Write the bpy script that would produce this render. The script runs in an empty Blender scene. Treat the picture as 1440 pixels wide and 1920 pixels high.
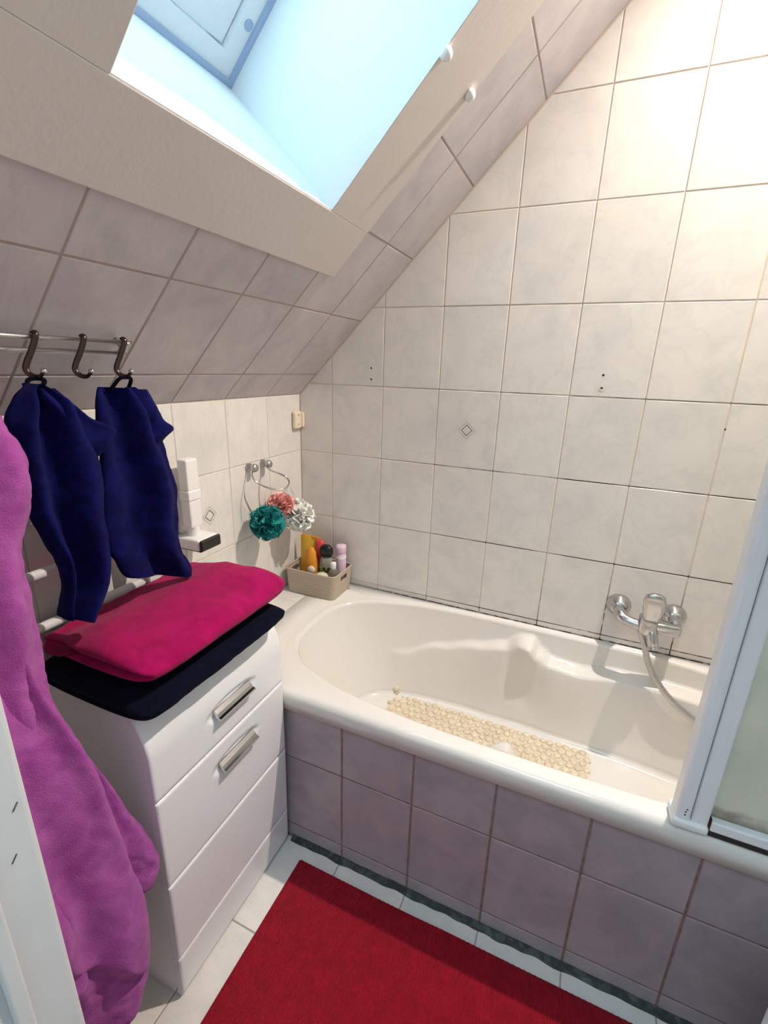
import bpy, bmesh, math, random
from mathutils import Vector, Matrix, noise
random.seed(7)
SC = bpy.context.scene
COL = SC.collection
D = bpy.data

# ------------------------------------------------------------------ camera
CAM_LOC = (0.99601, -1.51435, 1.36325)
R0, R1, R2 = (0.917075, 0.397661, 0.028963), (-0.144076, 0.262778, 0.954038), (0.371774, -0.879098, 0.298280)
cam = D.cameras.new('camera'); cam.sensor_fit = 'HORIZONTAL'; cam.sensor_width = 36.0
cam.lens = 872.58 / 1440 * 36.0; cam.clip_start = 0.01
co = D.objects.new('camera', cam); COL.objects.link(co)
M = Matrix(((R0[0], R1[0], R2[0], CAM_LOC[0]), (R0[1], R1[1], R2[1], CAM_LOC[1]), (R0[2], R1[2], R2[2], CAM_LOC[2]), (0, 0, 0, 1)))
co.matrix_world = M
SC.camera = co

# ------------------------------------------------------------------ world, lamps, exposure
SC.view_settings.view_transform = 'Standard'; SC.view_settings.look = 'None'
SC.view_settings.gamma = 1.0; SC.view_settings.exposure = 0.0
SC.view_settings.use_curve_mapping = False
S2 = math.sqrt(0.5)
ZK = 1.2566                       # height where the slope meets the knee wall
def slope(s, y, n=0.0):           # s up the slope, n into the room
    return Vector((s*S2 + n*S2, y, ZK + s*S2 - n*S2))

w = D.worlds.new('overcast_sky'); SC.world = w; w.use_nodes = True
bg = w.node_tree.nodes['Background']
bg.inputs[0].default_value = (0.50, 0.82, 1.0, 1); bg.inputs[1].default_value = 8.0

def area(name, loc, rot, sx, sy, power, color, portal=False):
    l = D.lights.new(name, 'AREA'); l.shape = 'RECTANGLE'; l.size = sx; l.size_y = sy
    l.energy = power; l.color = color
    if portal: l.cycles.is_portal = True
    o = D.objects.new(name, l); COL.objects.link(o)
    o.location = loc; o.rotation_euler = rot; return o
# portal: only tells the sampler where the sky comes in (it emits nothing)
pc = slope(0.93, -0.778, -0.375)
po = area('skylight_portal', pc, (0, 0, 0), 0.66, 0.53, 1, (1, 1, 1), True)
po.rotation_euler = Vector((S2, 0, -S2)).to_track_quat('-Z', 'Y').to_euler()
LAMP = Vector((1.43, -0.20, 2.60))
HALL = Vector((0.80, -1.88, 2.60))

# ------------------------------------------------------------------ materials
def mat(name, col, rough=0.5, metal=0.0, col2=None, nscale=8.0, ndetail=3.0, nlo=0.35, nhi=0.65, bump=0.0, bscale=60.0, bdist=0.002,
        sheen=0.0, trans=0.0, alpha=1.0, sss=0.0, coat=0.0, spec=0.5, emis=0.0, vary=0.0, ior=1.45, wave=None, obj_rand=True):
    m = D.materials.new(name); m.use_nodes = True
    nt = m.node_tree; N = nt.nodes; L = nt.links
    b = N['Principled BSDF']
    c = (*col, 1)
    b.inputs['Base Color'].default_value = c
    b.inputs['Roughness'].default_value = rough; b.inputs['Metallic'].default_value = metal
    b.inputs['Specular IOR Level'].default_value = spec; b.inputs['IOR'].default_value = ior
    if sheen: b.inputs['Sheen Weight'].default_value = sheen; b.inputs['Sheen Roughness'].default_value = 0.5
    if trans: b.inputs['Transmission Weight'].default_value = trans
    if coat: b.inputs['Coat Weight'].default_value = coat
    if sss:
        b.inputs['Subsurface Weight'].default_value = sss; b.inputs['Subsurface Scale'].default_value = 0.01
    if emis:
        b.inputs['Emission Color'].default_value = c; b.inputs['Emission Strength'].default_value = emis
    tc = N.new('ShaderNodeTexCoord')
    vec = tc.outputs['Object']
    if obj_rand:
        oi = N.new('ShaderNodeObjectInfo'); mu = N.new('ShaderNodeMath'); mu.operation = 'MULTIPLY'; mu.inputs[1].default_value = 37.0
        L.new(oi.outputs['Random'], mu.inputs[0])
        va = N.new('ShaderNodeVectorMath'); va.operation = 'ADD'
        L.new(vec, va.inputs[0]); L.new(mu.outputs[0], va.inputs[1]); vec = va.outputs[0]
    if col2:
        n = N.new('ShaderNodeTexNoise'); n.inputs['Scale'].default_value = nscale; n.inputs['Detail'].default_value = ndetail
        n.inputs['Distortion'].default_value = 0.8
        L.new(vec, n.inputs['Vector'])
        r = N.new('ShaderNodeValToRGB'); r.color_ramp.elements[0].position = nlo; r.color_ramp.elements[1].position = nhi
        r.color_ramp.elements[0].color = c; r.color_ramp.elements[1].color = (*col2, 1)
        L.new(n.outputs['Fac'], r.inputs[0]); out = r.outputs[0]
        if vary:
            hs = N.new('ShaderNodeHueSaturation'); mr = N.new('ShaderNodeMapRange')
            mr.inputs['To Min'].default_value = 1 - vary; mr.inputs['To Max'].default_value = 1 + vary
            L.new(oi.outputs['Random'], mr.inputs['Value']); L.new(mr.outputs[0], hs.inputs['Value']); L.new(out, hs.inputs['Color']); out = hs.outputs[0]
        L.new(out, b.inputs['Base Color'])
    if bump:
        n2 = N.new('ShaderNodeTexNoise'); n2.inputs['Scale'].default_value = bscale; n2.inputs['Detail'].default_value = 4
        L.new(vec, n2.inputs['Vector'])
        bp = N.new('ShaderNodeBump'); bp.inputs['Strength'].default_value = bump; bp.inputs['Distance'].default_value = bdist
        src = n2.outputs['Fac']
        if wave:
            wv = N.new('ShaderNodeTexWave'); wv.bands_direction = wave[0]; wv.inputs['Scale'].default_value = wave[1]; wv.inputs['Distortion'].default_value = wave[2]
            L.new(tc.outputs['Object'], wv.inputs['Vector'])
            ad = N.new('ShaderNodeMath'); ad.operation = 'ADD'; L.new(src, ad.inputs[0]); L.new(wv.outputs['Fac'], ad.inputs[1]); src = ad.outputs[0]
        L.new(src, bp.inputs['Height']); L.new(bp.outputs[0], b.inputs['Normal'])
    return m

def tile_mat(name, c1, c2, rough):
    m = mat(name, c1, rough, col2=c2, nscale=9, ndetail=6, nlo=0.38, nhi=0.72, vary=0.025)
    nt = m.node_tree; N = nt.nodes; L = nt.links; b = N['Principled BSDF']
    # slanting marble veins over the cloudiness
    va = [n for n in N if n.type == 'VECT_MATH'][0]
    mp = N.new('ShaderNodeMapping'); mp.inputs['Rotation'].default_value = (0.6, 0.6, 0.75); mp.inputs['Scale'].default_value = (1, 3.0, 1)
    L.new(va.outputs[0], mp.inputs['Vector'])
    n = N.new('ShaderNodeTexNoise'); n.inputs['Scale'].default_value = 11; n.inputs['Detail'].default_value = 7; n.inputs['Distortion'].default_value = 0.4
    L.new(mp.outputs[0], n.inputs['Vector'])
    r = N.new('ShaderNodeValToRGB'); e = r.color_ramp.elements
    e[0].position = 0.44; e[0].color = (1, 1, 1, 1); e[1].position = 0.53; e[1].color = (1, 1, 1, 1)
    k = r.color_ramp.elements.new(0.485); k.color = (0.955, 0.955, 0.965, 1)
    L.new(n.outputs['Fac'], r.inputs[0])
    mx = N.new('ShaderNodeMix'); mx.data_type = 'RGBA'; mx.blend_type = 'MULTIPLY'; mx.inputs[0].default_value = 1.0
    src = b.inputs['Base Color'].links[0].from_socket
    L.new(src, mx.inputs[6]); L.new(r.outputs[0], mx.inputs[7]); L.new(mx.outputs[2], b.inputs['Base Color'])
    return m

def grout_mat(name, base, kind):
    """grout with mould and rust stains; kind 'wall': along the lower joints of the bath wall"""
    m = D.materials.new(name); m.use_nodes = True; nt = m.node_tree; N = nt.nodes; L = nt.links
    b = N['Principled BSDF']; b.inputs['Roughness'].default_value = 0.85
    g = N.new('ShaderNodeNewGeometry'); sx = N.new('ShaderNodeSeparateXYZ'); L.new(g.outputs['Position'], sx.inputs[0])
    def mth(op, a, bb=None, c=None):
        q = N.new('ShaderNodeMath'); q.operation = op
        for i, v in enumerate((a, bb, c)):
            if v is None: continue
            if isinstance(v, (int, float)): q.inputs[i].default_value = v
            else: L.new(v, q.inputs[i])
        return q.outputs[0]
    def ramp(v, lo, hi):
        q = N.new('ShaderNodeMapRange'); q.interpolation_type = 'SMOOTHSTEP'; L.new(v, q.inputs[0])
        q.inputs['From Min'].default_value = lo; q.inputs['From Max'].default_value = hi; return q.outputs[0]
    no = N.new('ShaderNodeTexNoise'); no.inputs['Scale'].default_value = 7; no.inputs['Detail'].default_value = 5; L.new(g.outputs['Position'], no.inputs['Vector'])
    n2 = N.new('ShaderNodeTexNoise'); n2.inputs['Scale'].default_value = 45; n2.inputs['Detail'].default_value = 4; L.new(g.outputs['Position'], n2.inputs['Vector'])
    if kind == 'wall':
        z = sx.outputs['Z']; x = sx.outputs['X']
        f = mth('MODULO', mth('ADD', z, 10 - 0.547 + 0.125), 0.25)
        horiz = mth('LESS_THAN', mth('ABSOLUTE', mth('SUBTRACT', f, 0.125)), 0.004)
        low = ramp(z, 1.85, 1.0)
        right = ramp(x, 0.15, 0.8)
        near = mth('MULTIPLY', ramp(z, 0.84, 0.6), ramp(x, 0.6, 1.3))
        a = mth('MULTIPLY', mth('MULTIPLY', horiz, low), mth('MULTIPLY', right, ramp(no.outputs['Fac'], 0.36, 0.55)))
        bot = ramp(z, 0.56, 0.535)
        c = mth('MULTIPLY', near, ramp(n2.outputs['Fac'], 0.36, 0.54))
        d = mth('MULTIPLY', mth('MULTIPLY', bot, ramp(x, 0.2, 0.5)), ramp(n2.outputs['Fac'], 0.38, 0.55))
        fac = mth('MAXIMUM', mth('MAXIMUM', a, c), d)
    elif kind == 'panel':
        fac = mth('MULTIPLY', ramp(n2.outputs['Fac'], 0.42, 0.66), 0.35)
    else:
        fac = mth('MULTIPLY', ramp(no.outputs['Fac'], 0.5, 0.7), 0.25)
    mx = N.new('ShaderNodeMix'); mx.data_type = 'RGBA'; L.new(fac, mx.inputs[0])
    mx.inputs[6].default_value = (*base, 1); mx.inputs[7].default_value = (0.045, 0.030, 0.018, 1)
    L.new(mx.outputs[2], b.inputs['Base Color'])
    return m

MT = dict(
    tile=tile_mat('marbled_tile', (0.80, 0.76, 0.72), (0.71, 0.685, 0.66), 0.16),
    panel_tile_bounce=tile_mat('bath_panel_tile_red_bounce', (0.41, 0.345, 0.37), (0.32, 0.28, 0.315), 0.35),  # wall tile with shade and red bounce from the rug in its colour
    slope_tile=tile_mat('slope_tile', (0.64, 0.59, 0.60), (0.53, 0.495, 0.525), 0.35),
    floor_tile=tile_mat('floor_tile', (0.80, 0.75, 0.70), (0.72, 0.67, 0.63), 0.3),
    grout=grout_mat('bath_wall_grout', (0.74, 0.62, 0.50), 'wall'),
    grout_knee=grout_mat('knee_wall_grout', (0.66, 0.58, 0.52), 'plain'),
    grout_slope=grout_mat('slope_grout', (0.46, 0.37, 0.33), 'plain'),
    grout_panel=grout_mat('panel_grout', (0.27, 0.17, 0.16), 'panel'),
    grout_floor=grout_mat('floor_grout', (0.40, 0.32, 0.27), 'plain'),
    plaster=mat('white_plaster', (0.70, 0.645, 0.61), 0.8, bump=0.15, bscale=90),
    reveal=mat('reveal_paint', (0.90, 0.91, 0.92), 0.6),
    frame=mat('window_frame_white', (0.90, 0.91, 0.93), 0.35),
    seal=mat('window_seal', (0.42, 0.52, 0.72), 0.6),
    acrylic=mat('bath_enamel', (0.78, 0.75, 0.715), 0.10, col2=(0.76, 0.725, 0.69), nscale=3, coat=0.3),
    white=mat('white_lacquer', (0.86, 0.87, 0.90), 0.22),
    whitep=mat('white_plastic', (0.86, 0.86, 0.85), 0.3),
    cream=mat('cream_plastic', (0.84, 0.72, 0.56), 0.35),
    chrome=mat('chrome', (0.55, 0.55, 0.56), 0.16, 1.0),
    brushed=mat('brushed_metal', (0.55, 0.54, 0.54), 0.28, 1.0),
    darkmetal=mat('tarnished_dark_metal', (0.075, 0.05, 0.045), 0.3, 1.0),
    navy=mat('navy_terry', (0.002, 0.002, 0.046), 0.95, col2=(0.004, 0.005, 0.085), nscale=40, sheen=0.02, spec=0.12, bump=0.5, bscale=800, bdist=0.002),
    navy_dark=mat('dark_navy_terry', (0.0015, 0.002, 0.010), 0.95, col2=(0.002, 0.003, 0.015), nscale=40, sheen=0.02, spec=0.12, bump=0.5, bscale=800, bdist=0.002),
    magenta=mat('magenta_terry', (0.40, 0.004, 0.10), 0.95, col2=(0.31, 0.003, 0.075), nscale=25, sheen=0.08, spec=0.12, bump=0.4, bscale=800, bdist=0.002),
    robe=mat('orchid_fleece', (0.31, 0.055, 0.28), 0.95, col2=(0.40, 0.095, 0.36), nscale=20, sheen=0.12, spec=0.12, bump=0.7, bscale=500, bdist=0.002),
    rug=mat('red_rug_pile', (0.42, 0.004, 0.022), 0.95, col2=(0.34, 0.003, 0.016), nscale=30, sheen=0.05, spec=0.12, bump=1.0, bscale=500, bdist=0.003, wave=('X', 62, 1.0)),
    doorpaint=mat('door_frame_paint', (0.66, 0.68, 0.70), 0.35, col2=(0.62, 0.64, 0.66), nscale=6),
    basket=mat('taupe_basket_plastic', (0.50, 0.41, 0.32), 0.55, bump=0.4, bscale=180, wave=('Z', 30, 0.4), bdist=0.0015),
    black=mat('black_plastic', (0.008, 0.008, 0.01), 0.25),
    blackmatt=mat('dark_brown_plastic', (0.02, 0.016, 0.014), 0.45),
    seam=mat('mouldy_silicone', (0.018, 0.024, 0.022), 0.6, col2=(0.09, 0.11, 0.10), nscale=35, nlo=0.45, nhi=0.75, bump=0.5, bscale=80),
    yellow=mat('yellow_foil', (0.85, 0.62, 0.07), 0.3, col2=(0.87, 0.48, 0.04), nscale=12),
    orange=mat('orange_plastic', (0.85, 0.33, 0.03), 0.25, sss=0.1),
    redp=mat('coral_red_plastic', (0.62, 0.07, 0.06), 0.3),
    lilac=mat('lilac_plastic', (0.72, 0.52, 0.66), 0.3),
    label=mat('pale_label', (0.80, 0.72, 0.62), 0.5),
    green=mat('lime_label', (0.35, 0.45, 0.06), 0.4, col2=(0.02, 0.03, 0.02), nscale=60, nlo=0.45, nhi=0.5),
    clearbottle=mat('greyish_clear_plastic', (0.42, 0.40, 0.34), 0.12, trans=0.35),
    smoke=mat('smoky_clear_plastic', (0.30, 0.27, 0.22), 0.10, trans=0.45),
    soap=mat('cream_soap', (0.80, 0.74, 0.58), 0.4, sss=0.2),
    pebble=mat('cream_rubber_pebble', (0.74, 0.64, 0.50), 0.3, col2=(0.68, 0.58, 0.44), nscale=30, sss=0.1, vary=0.06),
    teal=mat('teal_mesh', (0.012, 0.22, 0.23), 0.6, col2=(0.03, 0.34, 0.34), nscale=60),
    pink=mat('pink_mesh', (0.95, 0.44, 0.41), 0.9, col2=(0.95, 0.54, 0.50), nscale=60, spec=0.1),
    whitemesh=mat('white_mesh', (0.97, 0.96, 0.92), 0.9, col2=(0.93, 0.92, 0.86), nscale=60, spec=0.1),
    cord=mat('white_cord', (0.85, 0.80, 0.78), 0.6),
    hole=mat('drill_hole_dark', (0.012, 0.009, 0.007), 0.9),
    line=mat('diamond_line_taupe', (0.10, 0.08, 0.065), 0.3),
    radiator=mat('radiator_enamel', (0.72, 0.72, 0.74), 0.3),
    wall=mat('hall_paint', (0.75, 0.74, 0.72), 0.8, bump=0.1, bscale=60),
    hallfloor=mat('hall_floor', (0.30, 0.20, 0.13), 0.5, col2=(0.24, 0.16, 0.10), nscale=5),
    shade=mat('lamp_shade_metal', (0.8, 0.8, 0.8), 0.4),
    clip=mat('lamp_glass', (1.0, 0.82, 0.58), 0.4, emis=12.0),
    hallfill=mat('hall_fill_glow', (0.80, 0.90, 1.0), 0.4, emis=1.0),  # glow of the added hall fill light
    rust=mat('rust_stain', (0.10, 0.035, 0.02), 0.8, col2=(0.03, 0.02, 0.015), nscale=40),
)

def pane_mat():
    m = D.materials.new('window_pane'); m.use_nodes = True; nt = m.node_tree; N = nt.nodes; L = nt.links
    N.remove(N['Principled BSDF']); o = N['Material Output']
    t = N.new('ShaderNodeBsdfTransparent'); t.inputs[0].default_value = (0.93, 0.97, 0.98, 1)
    g = N.new('ShaderNodeBsdfGlossy'); g.inputs['Roughness'].default_value = 0.02
    mx = N.new('ShaderNodeMixShader'); mx.inputs[0].default_value = 0.05
    L.new(t.outputs[0], mx.inputs[1]); L.new(g.outputs[0], mx.inputs[2]); L.new(mx.outputs[0], o.inputs[0]); return m
def frosted_mat():
    m = D.materials.new('frosted_screen_plastic'); m.use_nodes = True; nt = m.node_tree; N = nt.nodes; L = nt.links
    N.remove(N['Principled BSDF']); o = N['Material Output']
    g = N.new('ShaderNodeNewGeometry'); n = N.new('ShaderNodeTexNoise'); n.inputs['Scale'].default_value = 9; n.inputs['Detail'].default_value = 5
    L.new(g.outputs['Position'], n.inputs['Vector'])
    r = N.new('ShaderNodeValToRGB'); e = r.color_ramp.elements; e[0].position = 0.35; e[0].color = (0.66, 0.71, 0.67, 1); e[1].position = 0.7; e[1].color = (0.74, 0.78, 0.74, 1)
    L.new(n.outputs['Fac'], r.inputs[0])
    # limescale and rust creeping up from the bottom rail
    sx = N.new('ShaderNodeSeparateXYZ'); L.new(g.outputs['Position'], sx.inputs[0])
    n2 = N.new('ShaderNodeTexNoise'); n2.inputs['Scale'].default_value = 30; n2.inputs['Detail'].default_value = 4; L.new(g.outputs['Position'], n2.inputs['Vector'])
    a = N.new('ShaderNodeMath'); a.operation = 'MULTIPLY_ADD'; L.new(n2.outputs['Fac'], a.inputs[0]); a.inputs[1].default_value = -0.07; L.new(sx.outputs['Z'], a.inputs[2])
    mr = N.new('ShaderNodeMapRange'); L.new(a.outputs[0], mr.inputs[0]); mr.inputs['From Min'].default_value = 0.550; mr.inputs['From Max'].default_value = 0.512
    mx0 = N.new('ShaderNodeMix'); mx0.data_type = 'RGBA'; L.new(mr.outputs[0], mx0.inputs[0]); L.new(r.outputs[0], mx0.inputs[6]); mx0.inputs[7].default_value = (0.16, 0.12, 0.07, 1)
    t = N.new('ShaderNodeBsdfTranslucent'); L.new(mx0.outputs[2], t.inputs[0])
    d = N.new('ShaderNodeBsdfPrincipled'); L.new(mx0.outputs[2], d.inputs['Base Color']); d.inputs['Roughness'].default_value = 0.4
    mx = N.new('ShaderNodeMixShader'); mx.inputs[0].default_value = 0.45
    L.new(t.outputs[0], mx.inputs[1]); L.new(d.outputs[0], mx.inputs[2]); L.new(mx.outputs[0], o.inputs[0]); return m
MT['pane'] = pane_mat(); MT['frost'] = frosted_mat()

# ------------------------------------------------------------------ helpers
def obj(name, me, m, parent=None, smooth=False, label=None):
    if isinstance(me, bmesh.types.BMesh):
        bm = me; bmesh.ops.recalc_face_normals(bm, faces=bm.faces[:])
        me = D.meshes.new(name); bm.to_mesh(me); bm.free()
    elif isinstance(me, tuple):
        v, f = me; me = D.meshes.new(name); me.from_pydata([tuple(p) for p in v], [], f)
    if m is not None and len(me.materials) == 0: me.materials.append(MT[m] if isinstance(m, str) else m)
    if smooth: me.shade_smooth()
    o = D.objects.new(name, me); COL.objects.link(o)
    if parent is not None: o.parent = parent
    if label: o['label'] = label
    return o
def tag(o, label, cat, group=None):
    o['label'] = label; o['category'] = cat
    if group: o['group'] = group
    return o
def empty(name, label, cat, loc=(0, 0, 0), group=None):
    """Empty at the thing's base; part coordinates stay in world units through the inverse matrix"""
    o = D.objects.new(name, None); COL.objects.link(o); o.location = loc; o.empty_display_size = 0.05
    tag(o, label, cat, group); return o
def part(name, me, m, parent, smooth=False, label=None):
    o = obj(name, me, m, None, smooth, label); o.parent = parent
    o.matrix_parent_inverse = world_of(parent).inverted(); return o
def world_of(o):
    if o is None: return Matrix.Identity(4)
    return world_of(o.parent) @ o.matrix_parent_inverse @ o.matrix_basis
def struct(name, me, m, smooth=False, label=None):
    o = obj(name, me, m, None, smooth, label); o['kind'] = 'structure'; return o

def add_box(bm, x0, x1, y0, y1, z0, z1, bevel=0.0, seg=2):
    vs = [bm.verts.new(p) for p in ((x0, y0, z0), (x1, y0, z0), (x1, y1, z0), (x0, y1, z0), (x0, y0, z1), (x1, y0, z1), (x1, y1, z1), (x0, y1, z1))]
    fs = [bm.faces.new([vs[i] for i in q]) for q in ((0, 3, 2, 1), (4, 5, 6, 7), (0, 1, 5, 4), (1, 2, 6, 5), (2, 3, 7, 6), (3, 0, 4, 7))]
    if bevel:
        es = list({e for f in fs for e in f.edges})
        bmesh.ops.bevel(bm, geom=es, offset=bevel, segments=seg, profile=0.5, affect='EDGES')
    return bm
def box(*a, **k):
    bm = bmesh.new(); add_box(bm, *a, **k); return bm
def boxes(lst, bevel=0.0):
    bm = bmesh.new()
    for b in lst: add_box(bm, *b, bevel=bevel)
    return bm
def obox(bm, c, ax, ay, az, hx, hy, hz, bevel=0.0, seg=2):
    """oriented box"""
    t = bmesh.new(); add_box(t, -hx, hx, -hy, hy, -hz, hz, bevel, seg)
    mm = Matrix.Identity(4)
    for i, a in enumerate((ax, ay, az)):
        a = Vector(a).normalized()
        for j in range(3): mm[j][i] = a[j]
    mm.translation = Vector(c)
    t.transform(mm); me = D.meshes.new('t'); t.to_mesh(me); t.free(); bm.from_mesh(me); D.meshes.remove(me)
def catmull(pts, n):
    P = [Vector(p) for p in pts]; out = []
    P = [2*P[0] - P[1]] + P + [2*P[-1] - P[-2]]
    for i in range(1, len(P) - 2):
        for k in range(n):
            t = k / n; a, b, c, d = P[i-1], P[i], P[i+1], P[i+2]
            out.append(0.5*((2*b) + (c-a)*t + (2*a - 5*b + 4*c - d)*t*t + (3*b - a - 3*c + d)*t*t*t))
    out.append(P[-2]); return out
def add_tube(bm, pts, r, seg=12, closed=False, flat=None, cap=True):
    P = [Vector(p) for p in pts]; n = len(P)
    rr = r if isinstance(r, (list, tuple)) else [r]*n
    rings = []; prev = None
    for i in range(n):
        t = (P[(i+1) % n] - P[i-1]) if closed else (P[min(i+1, n-1)] - P[max(i-1, 0)])
        t.normalize()
        if prev is None:
            a = Vector((0, 0, 1)) if abs(t.z) < 0.9 else Vector((1, 0, 0))
            u = t.cross(a).normalized()
        else:
            u = (prev - t*prev.dot(t)).normalized()
        prev = u; v = t.cross(u)
        f = flat or (1, 1)
        rings.append([bm.verts.new(P[i] + (u*math.cos(2*math.pi*k/seg)*f[0] + v*math.sin(2*math.pi*k/seg)*f[1])*rr[i]) for k in range(seg)])
    m = n if closed else n - 1
    for i in range(m):
        A, B = rings[i], rings[(i+1) % n]
        for k in range(seg): bm.faces.new((A[k], A[(k+1) % seg], B[(k+1) % seg], B[k]))
    if cap and not closed:
        bm.faces.new(rings[0][::-1]); bm.faces.new(rings[-1])
    return bm
def tube(pts, r, seg=12, **k):
    bm = bmesh.new(); add_tube(bm, pts, r, seg, **k); return bm
def add_lathe(bm, prof, o, axis=(0, 0, 1), seg=24, sx=1.0, sy=1.0, rot=0.0):
    """prof: list of (radius, height) ; axis direction from o; sx, sy squash"""
    a = Vector(axis).normalized(); q = Vector((0, 0, 1)).rotation_difference(a); O = Vector(o)
    rings = []
    for r, h in prof:
        if r < 1e-6: rings.append([bm.verts.new(O + q @ Vector((0, 0, h)))])
        else:
            ring = []
            for k in range(seg):
                t = 2*math.pi*k/seg; x, y = r*math.cos(t)*sx, r*math.sin(t)*sy
                ring.append(bm.verts.new(O + q @ Vector((x*math.cos(rot) - y*math.sin(rot), x*math.sin(rot) + y*math.cos(rot), h))))
            rings.append(ring)
    for A, B in zip(rings, rings[1:]):
        if len(A) == 1 and len(B) == 1: continue
        for k in range(seg):
            k2 = (k+1) % seg
            if len(A) == 1: bm.faces.new((A[0], B[k2], B[k]))
            elif len(B) == 1: bm.faces.new((A[k], A[k2], B[0]))
            else: bm.faces.new((A[k], A[k2], B[k2], B[k]))
    for ring, rev in ((rings[0], True), (rings[-1], False)):
        if len(ring) > 1: bm.faces.new(ring[::-1] if rev else ring)
    return bm
def lathe(prof, o, axis=(0, 0, 1), seg=24, **k):
    bm = bmesh.new(); add_lathe(bm, prof, o, axis, seg, **k); return bm
def grid_faces(nu, nv, wrap=False, off=0):
    f = []
    for j in range(nv - 1):
        for i in range(nu if wrap else nu - 1):
            i2 = (i+1) % nu
            f.append((off + j*nu + i, off + j*nu + i2, off + (j+1)*nu + i2, off + (j+1)*nu + i))
    return f
def smooth01(t): t = max(0.0, min(1.0, t)); return t*t*(3 - 2*t)

# ---- tiling
def clip(poly, nx, ny, c):          # keep nx*u+ny*v <= c
    out = []
    for i in range(len(poly)):
        a, b = poly[i], poly[(i+1) % len(poly)]
        da, db = nx*a[0] + ny*a[1] - c, nx*b[0] + ny*b[1] - c
        if da <= 0: out.append(a)
        if (da < 0 < db) or (db < 0 < da):
            t = da/(da - db); out.append((a[0] + (b[0]-a[0])*t, a[1] + (b[1]-a[1])*t))
    return out
def inset(poly, d):
    n = len(poly); A = sum(poly[i][0]*poly[(i+1) % n][1] - poly[(i+1) % n][0]*poly[i][1] for i in range(n))
    if A < 0: poly = poly[::-1]
    out = poly
    for i in range(n):
        a, b = poly[i], poly[(i+1) % n]; dx, dy = b[0]-a[0], b[1]-a[1]; l = math.hypot(dx, dy)
        if l < 1e-6: continue
        nx, ny = dy/l, -dx/l
        out = clip(out, nx, ny, nx*a[0] + ny*a[1] - d)
        if len(out) < 3: return []
    q = []
    for p in out:
        if not q or math.hypot(p[0]-q[-1][0], p[1]-q[-1][1]) > 5e-4: q.append(p)
    if len(q) > 2 and math.hypot(q[0][0]-q[-1][0], q[0][1]-q[-1][1]) < 5e-4: q.pop()
    return q if len(q) > 2 else []
TILE_CACHE = {}
def tiles(parent, m, O, U, V, Nn, us, vs, halfplanes, joint=0.003, skip=None):
    """one object per tile; us, vs are the joint positions; full tiles share their mesh"""
    O, U, V, Nn = Vector(O), Vector(U), Vector(V), Vector(Nn)
    made = []
    for i in range(len(us) - 1):
        for j in range(len(vs) - 1):
            full = [(us[i], vs[j]), (us[i+1], vs[j]), (us[i+1], vs[j+1]), (us[i], vs[j+1])]
            if skip and skip(*full[0], *full[2]): continue
            p = full
            for h in halfplanes:
                p = clip(p, *h)
                if len(p) < 3: break
            if len(p) < 3: continue
            p = inset(p, joint/2)
            if not p: continue
            area_ = abs(sum(p[k][0]*p[(k+1) % len(p)][1] - p[(k+1) % len(p)][0]*p[k][1] for k in range(len(p))))/2
            if area_ < 2e-4: continue
            q = inset(p, 0.0012)
            if not q or len(q) != len(p): continue
            cu, cv = sum(a[0] for a in p)/len(p), sum(a[1] for a in p)/len(p)
            key = (m, tuple(Nn), tuple((round(a[0]-cu, 4), round(a[1]-cv, 4)) for a in p))
            if key not in TILE_CACHE:
                n = len(p); v = []
                for ring, d in ((p, 0.005), (p, 0.0012), (q, 0.0)):
                    v += [U*(a[0]-cu) + V*(a[1]-cv) - Nn*d for a in ring]
                f = [tuple(range(2*n, 3*n))]
                for r in range(2):
                    for k in range(n): f.append((r*n + k, r*n + (k+1) % n, (r+1)*n + (k+1) % n, (r+1)*n + k))
                bm = bmesh.new(); bv = [bm.verts.new(x) for x in v]
                for x in f: bm.faces.new([bv[y] for y in x])
                me = D.meshes.new('tile'); bmesh.ops.recalc_face_normals(bm, faces=bm.faces[:])
                top = max(bm.faces, key=lambda f_: f_.calc_center_median().dot(Nn)); bm.normal_update()
                if top.normal.dot(Nn) < 0: bmesh.ops.reverse_faces(bm, faces=bm.faces[:])
                bm.to_mesh(me); bm.free(); me.materials.append(MT[m]); TILE_CACHE[key] = me
            o = D.objects.new('tile', TILE_CACHE[key]); COL.objects.link(o); o.parent = parent
            wob = 0.0003*random.uniform(-1, 1)
            o.location = O + U*cu + V*cv + Nn*wob
            made.append((o, cu, cv))
    return made
def diamond(parent_tile, c, U, V, Nn, r=0.019, wdt=0.0022):
    c, U, V, Nn = Vector(c), Vector(U), Vector(V), Vector(Nn)
    bm = bmesh.new()
    for rad, ww, _ in ((r, wdt, 0), (r*1.5, wdt*0.35, 1)):
        o_ = [bm.verts.new(c + (U*a + V*b)*rad + Nn*0.0004) for a, b in ((1, 0), (0, 1), (-1, 0), (0, -1))]
        i_ = [bm.verts.new(c + (U*a + V*b)*(rad - ww*1.4) + Nn*0.0004) for a, b in ((1, 0), (0, 1), (-1, 0), (0, -1))]
        for k in range(4): bm.faces.new((o_[k], o_[(k+1) % 4], i_[(k+1) % 4], i_[k]))
    part('diamond_motif', bm, 'line', parent_tile, label='small outlined diamond printed on tile')
def hole(parent, c, Nn, r=0.003):
    part('drill_hole', lathe([(r, 0), (r*0.8, 0.0006), (0, 0.0007)], c, Nn, 10), 'hole', parent)

# ================================================================== STRUCTURE
XR, YF, ZC = 1.82, -1.34, 2.66
G = 0.0016     # grout lies this deep behind the tile faces
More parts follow.
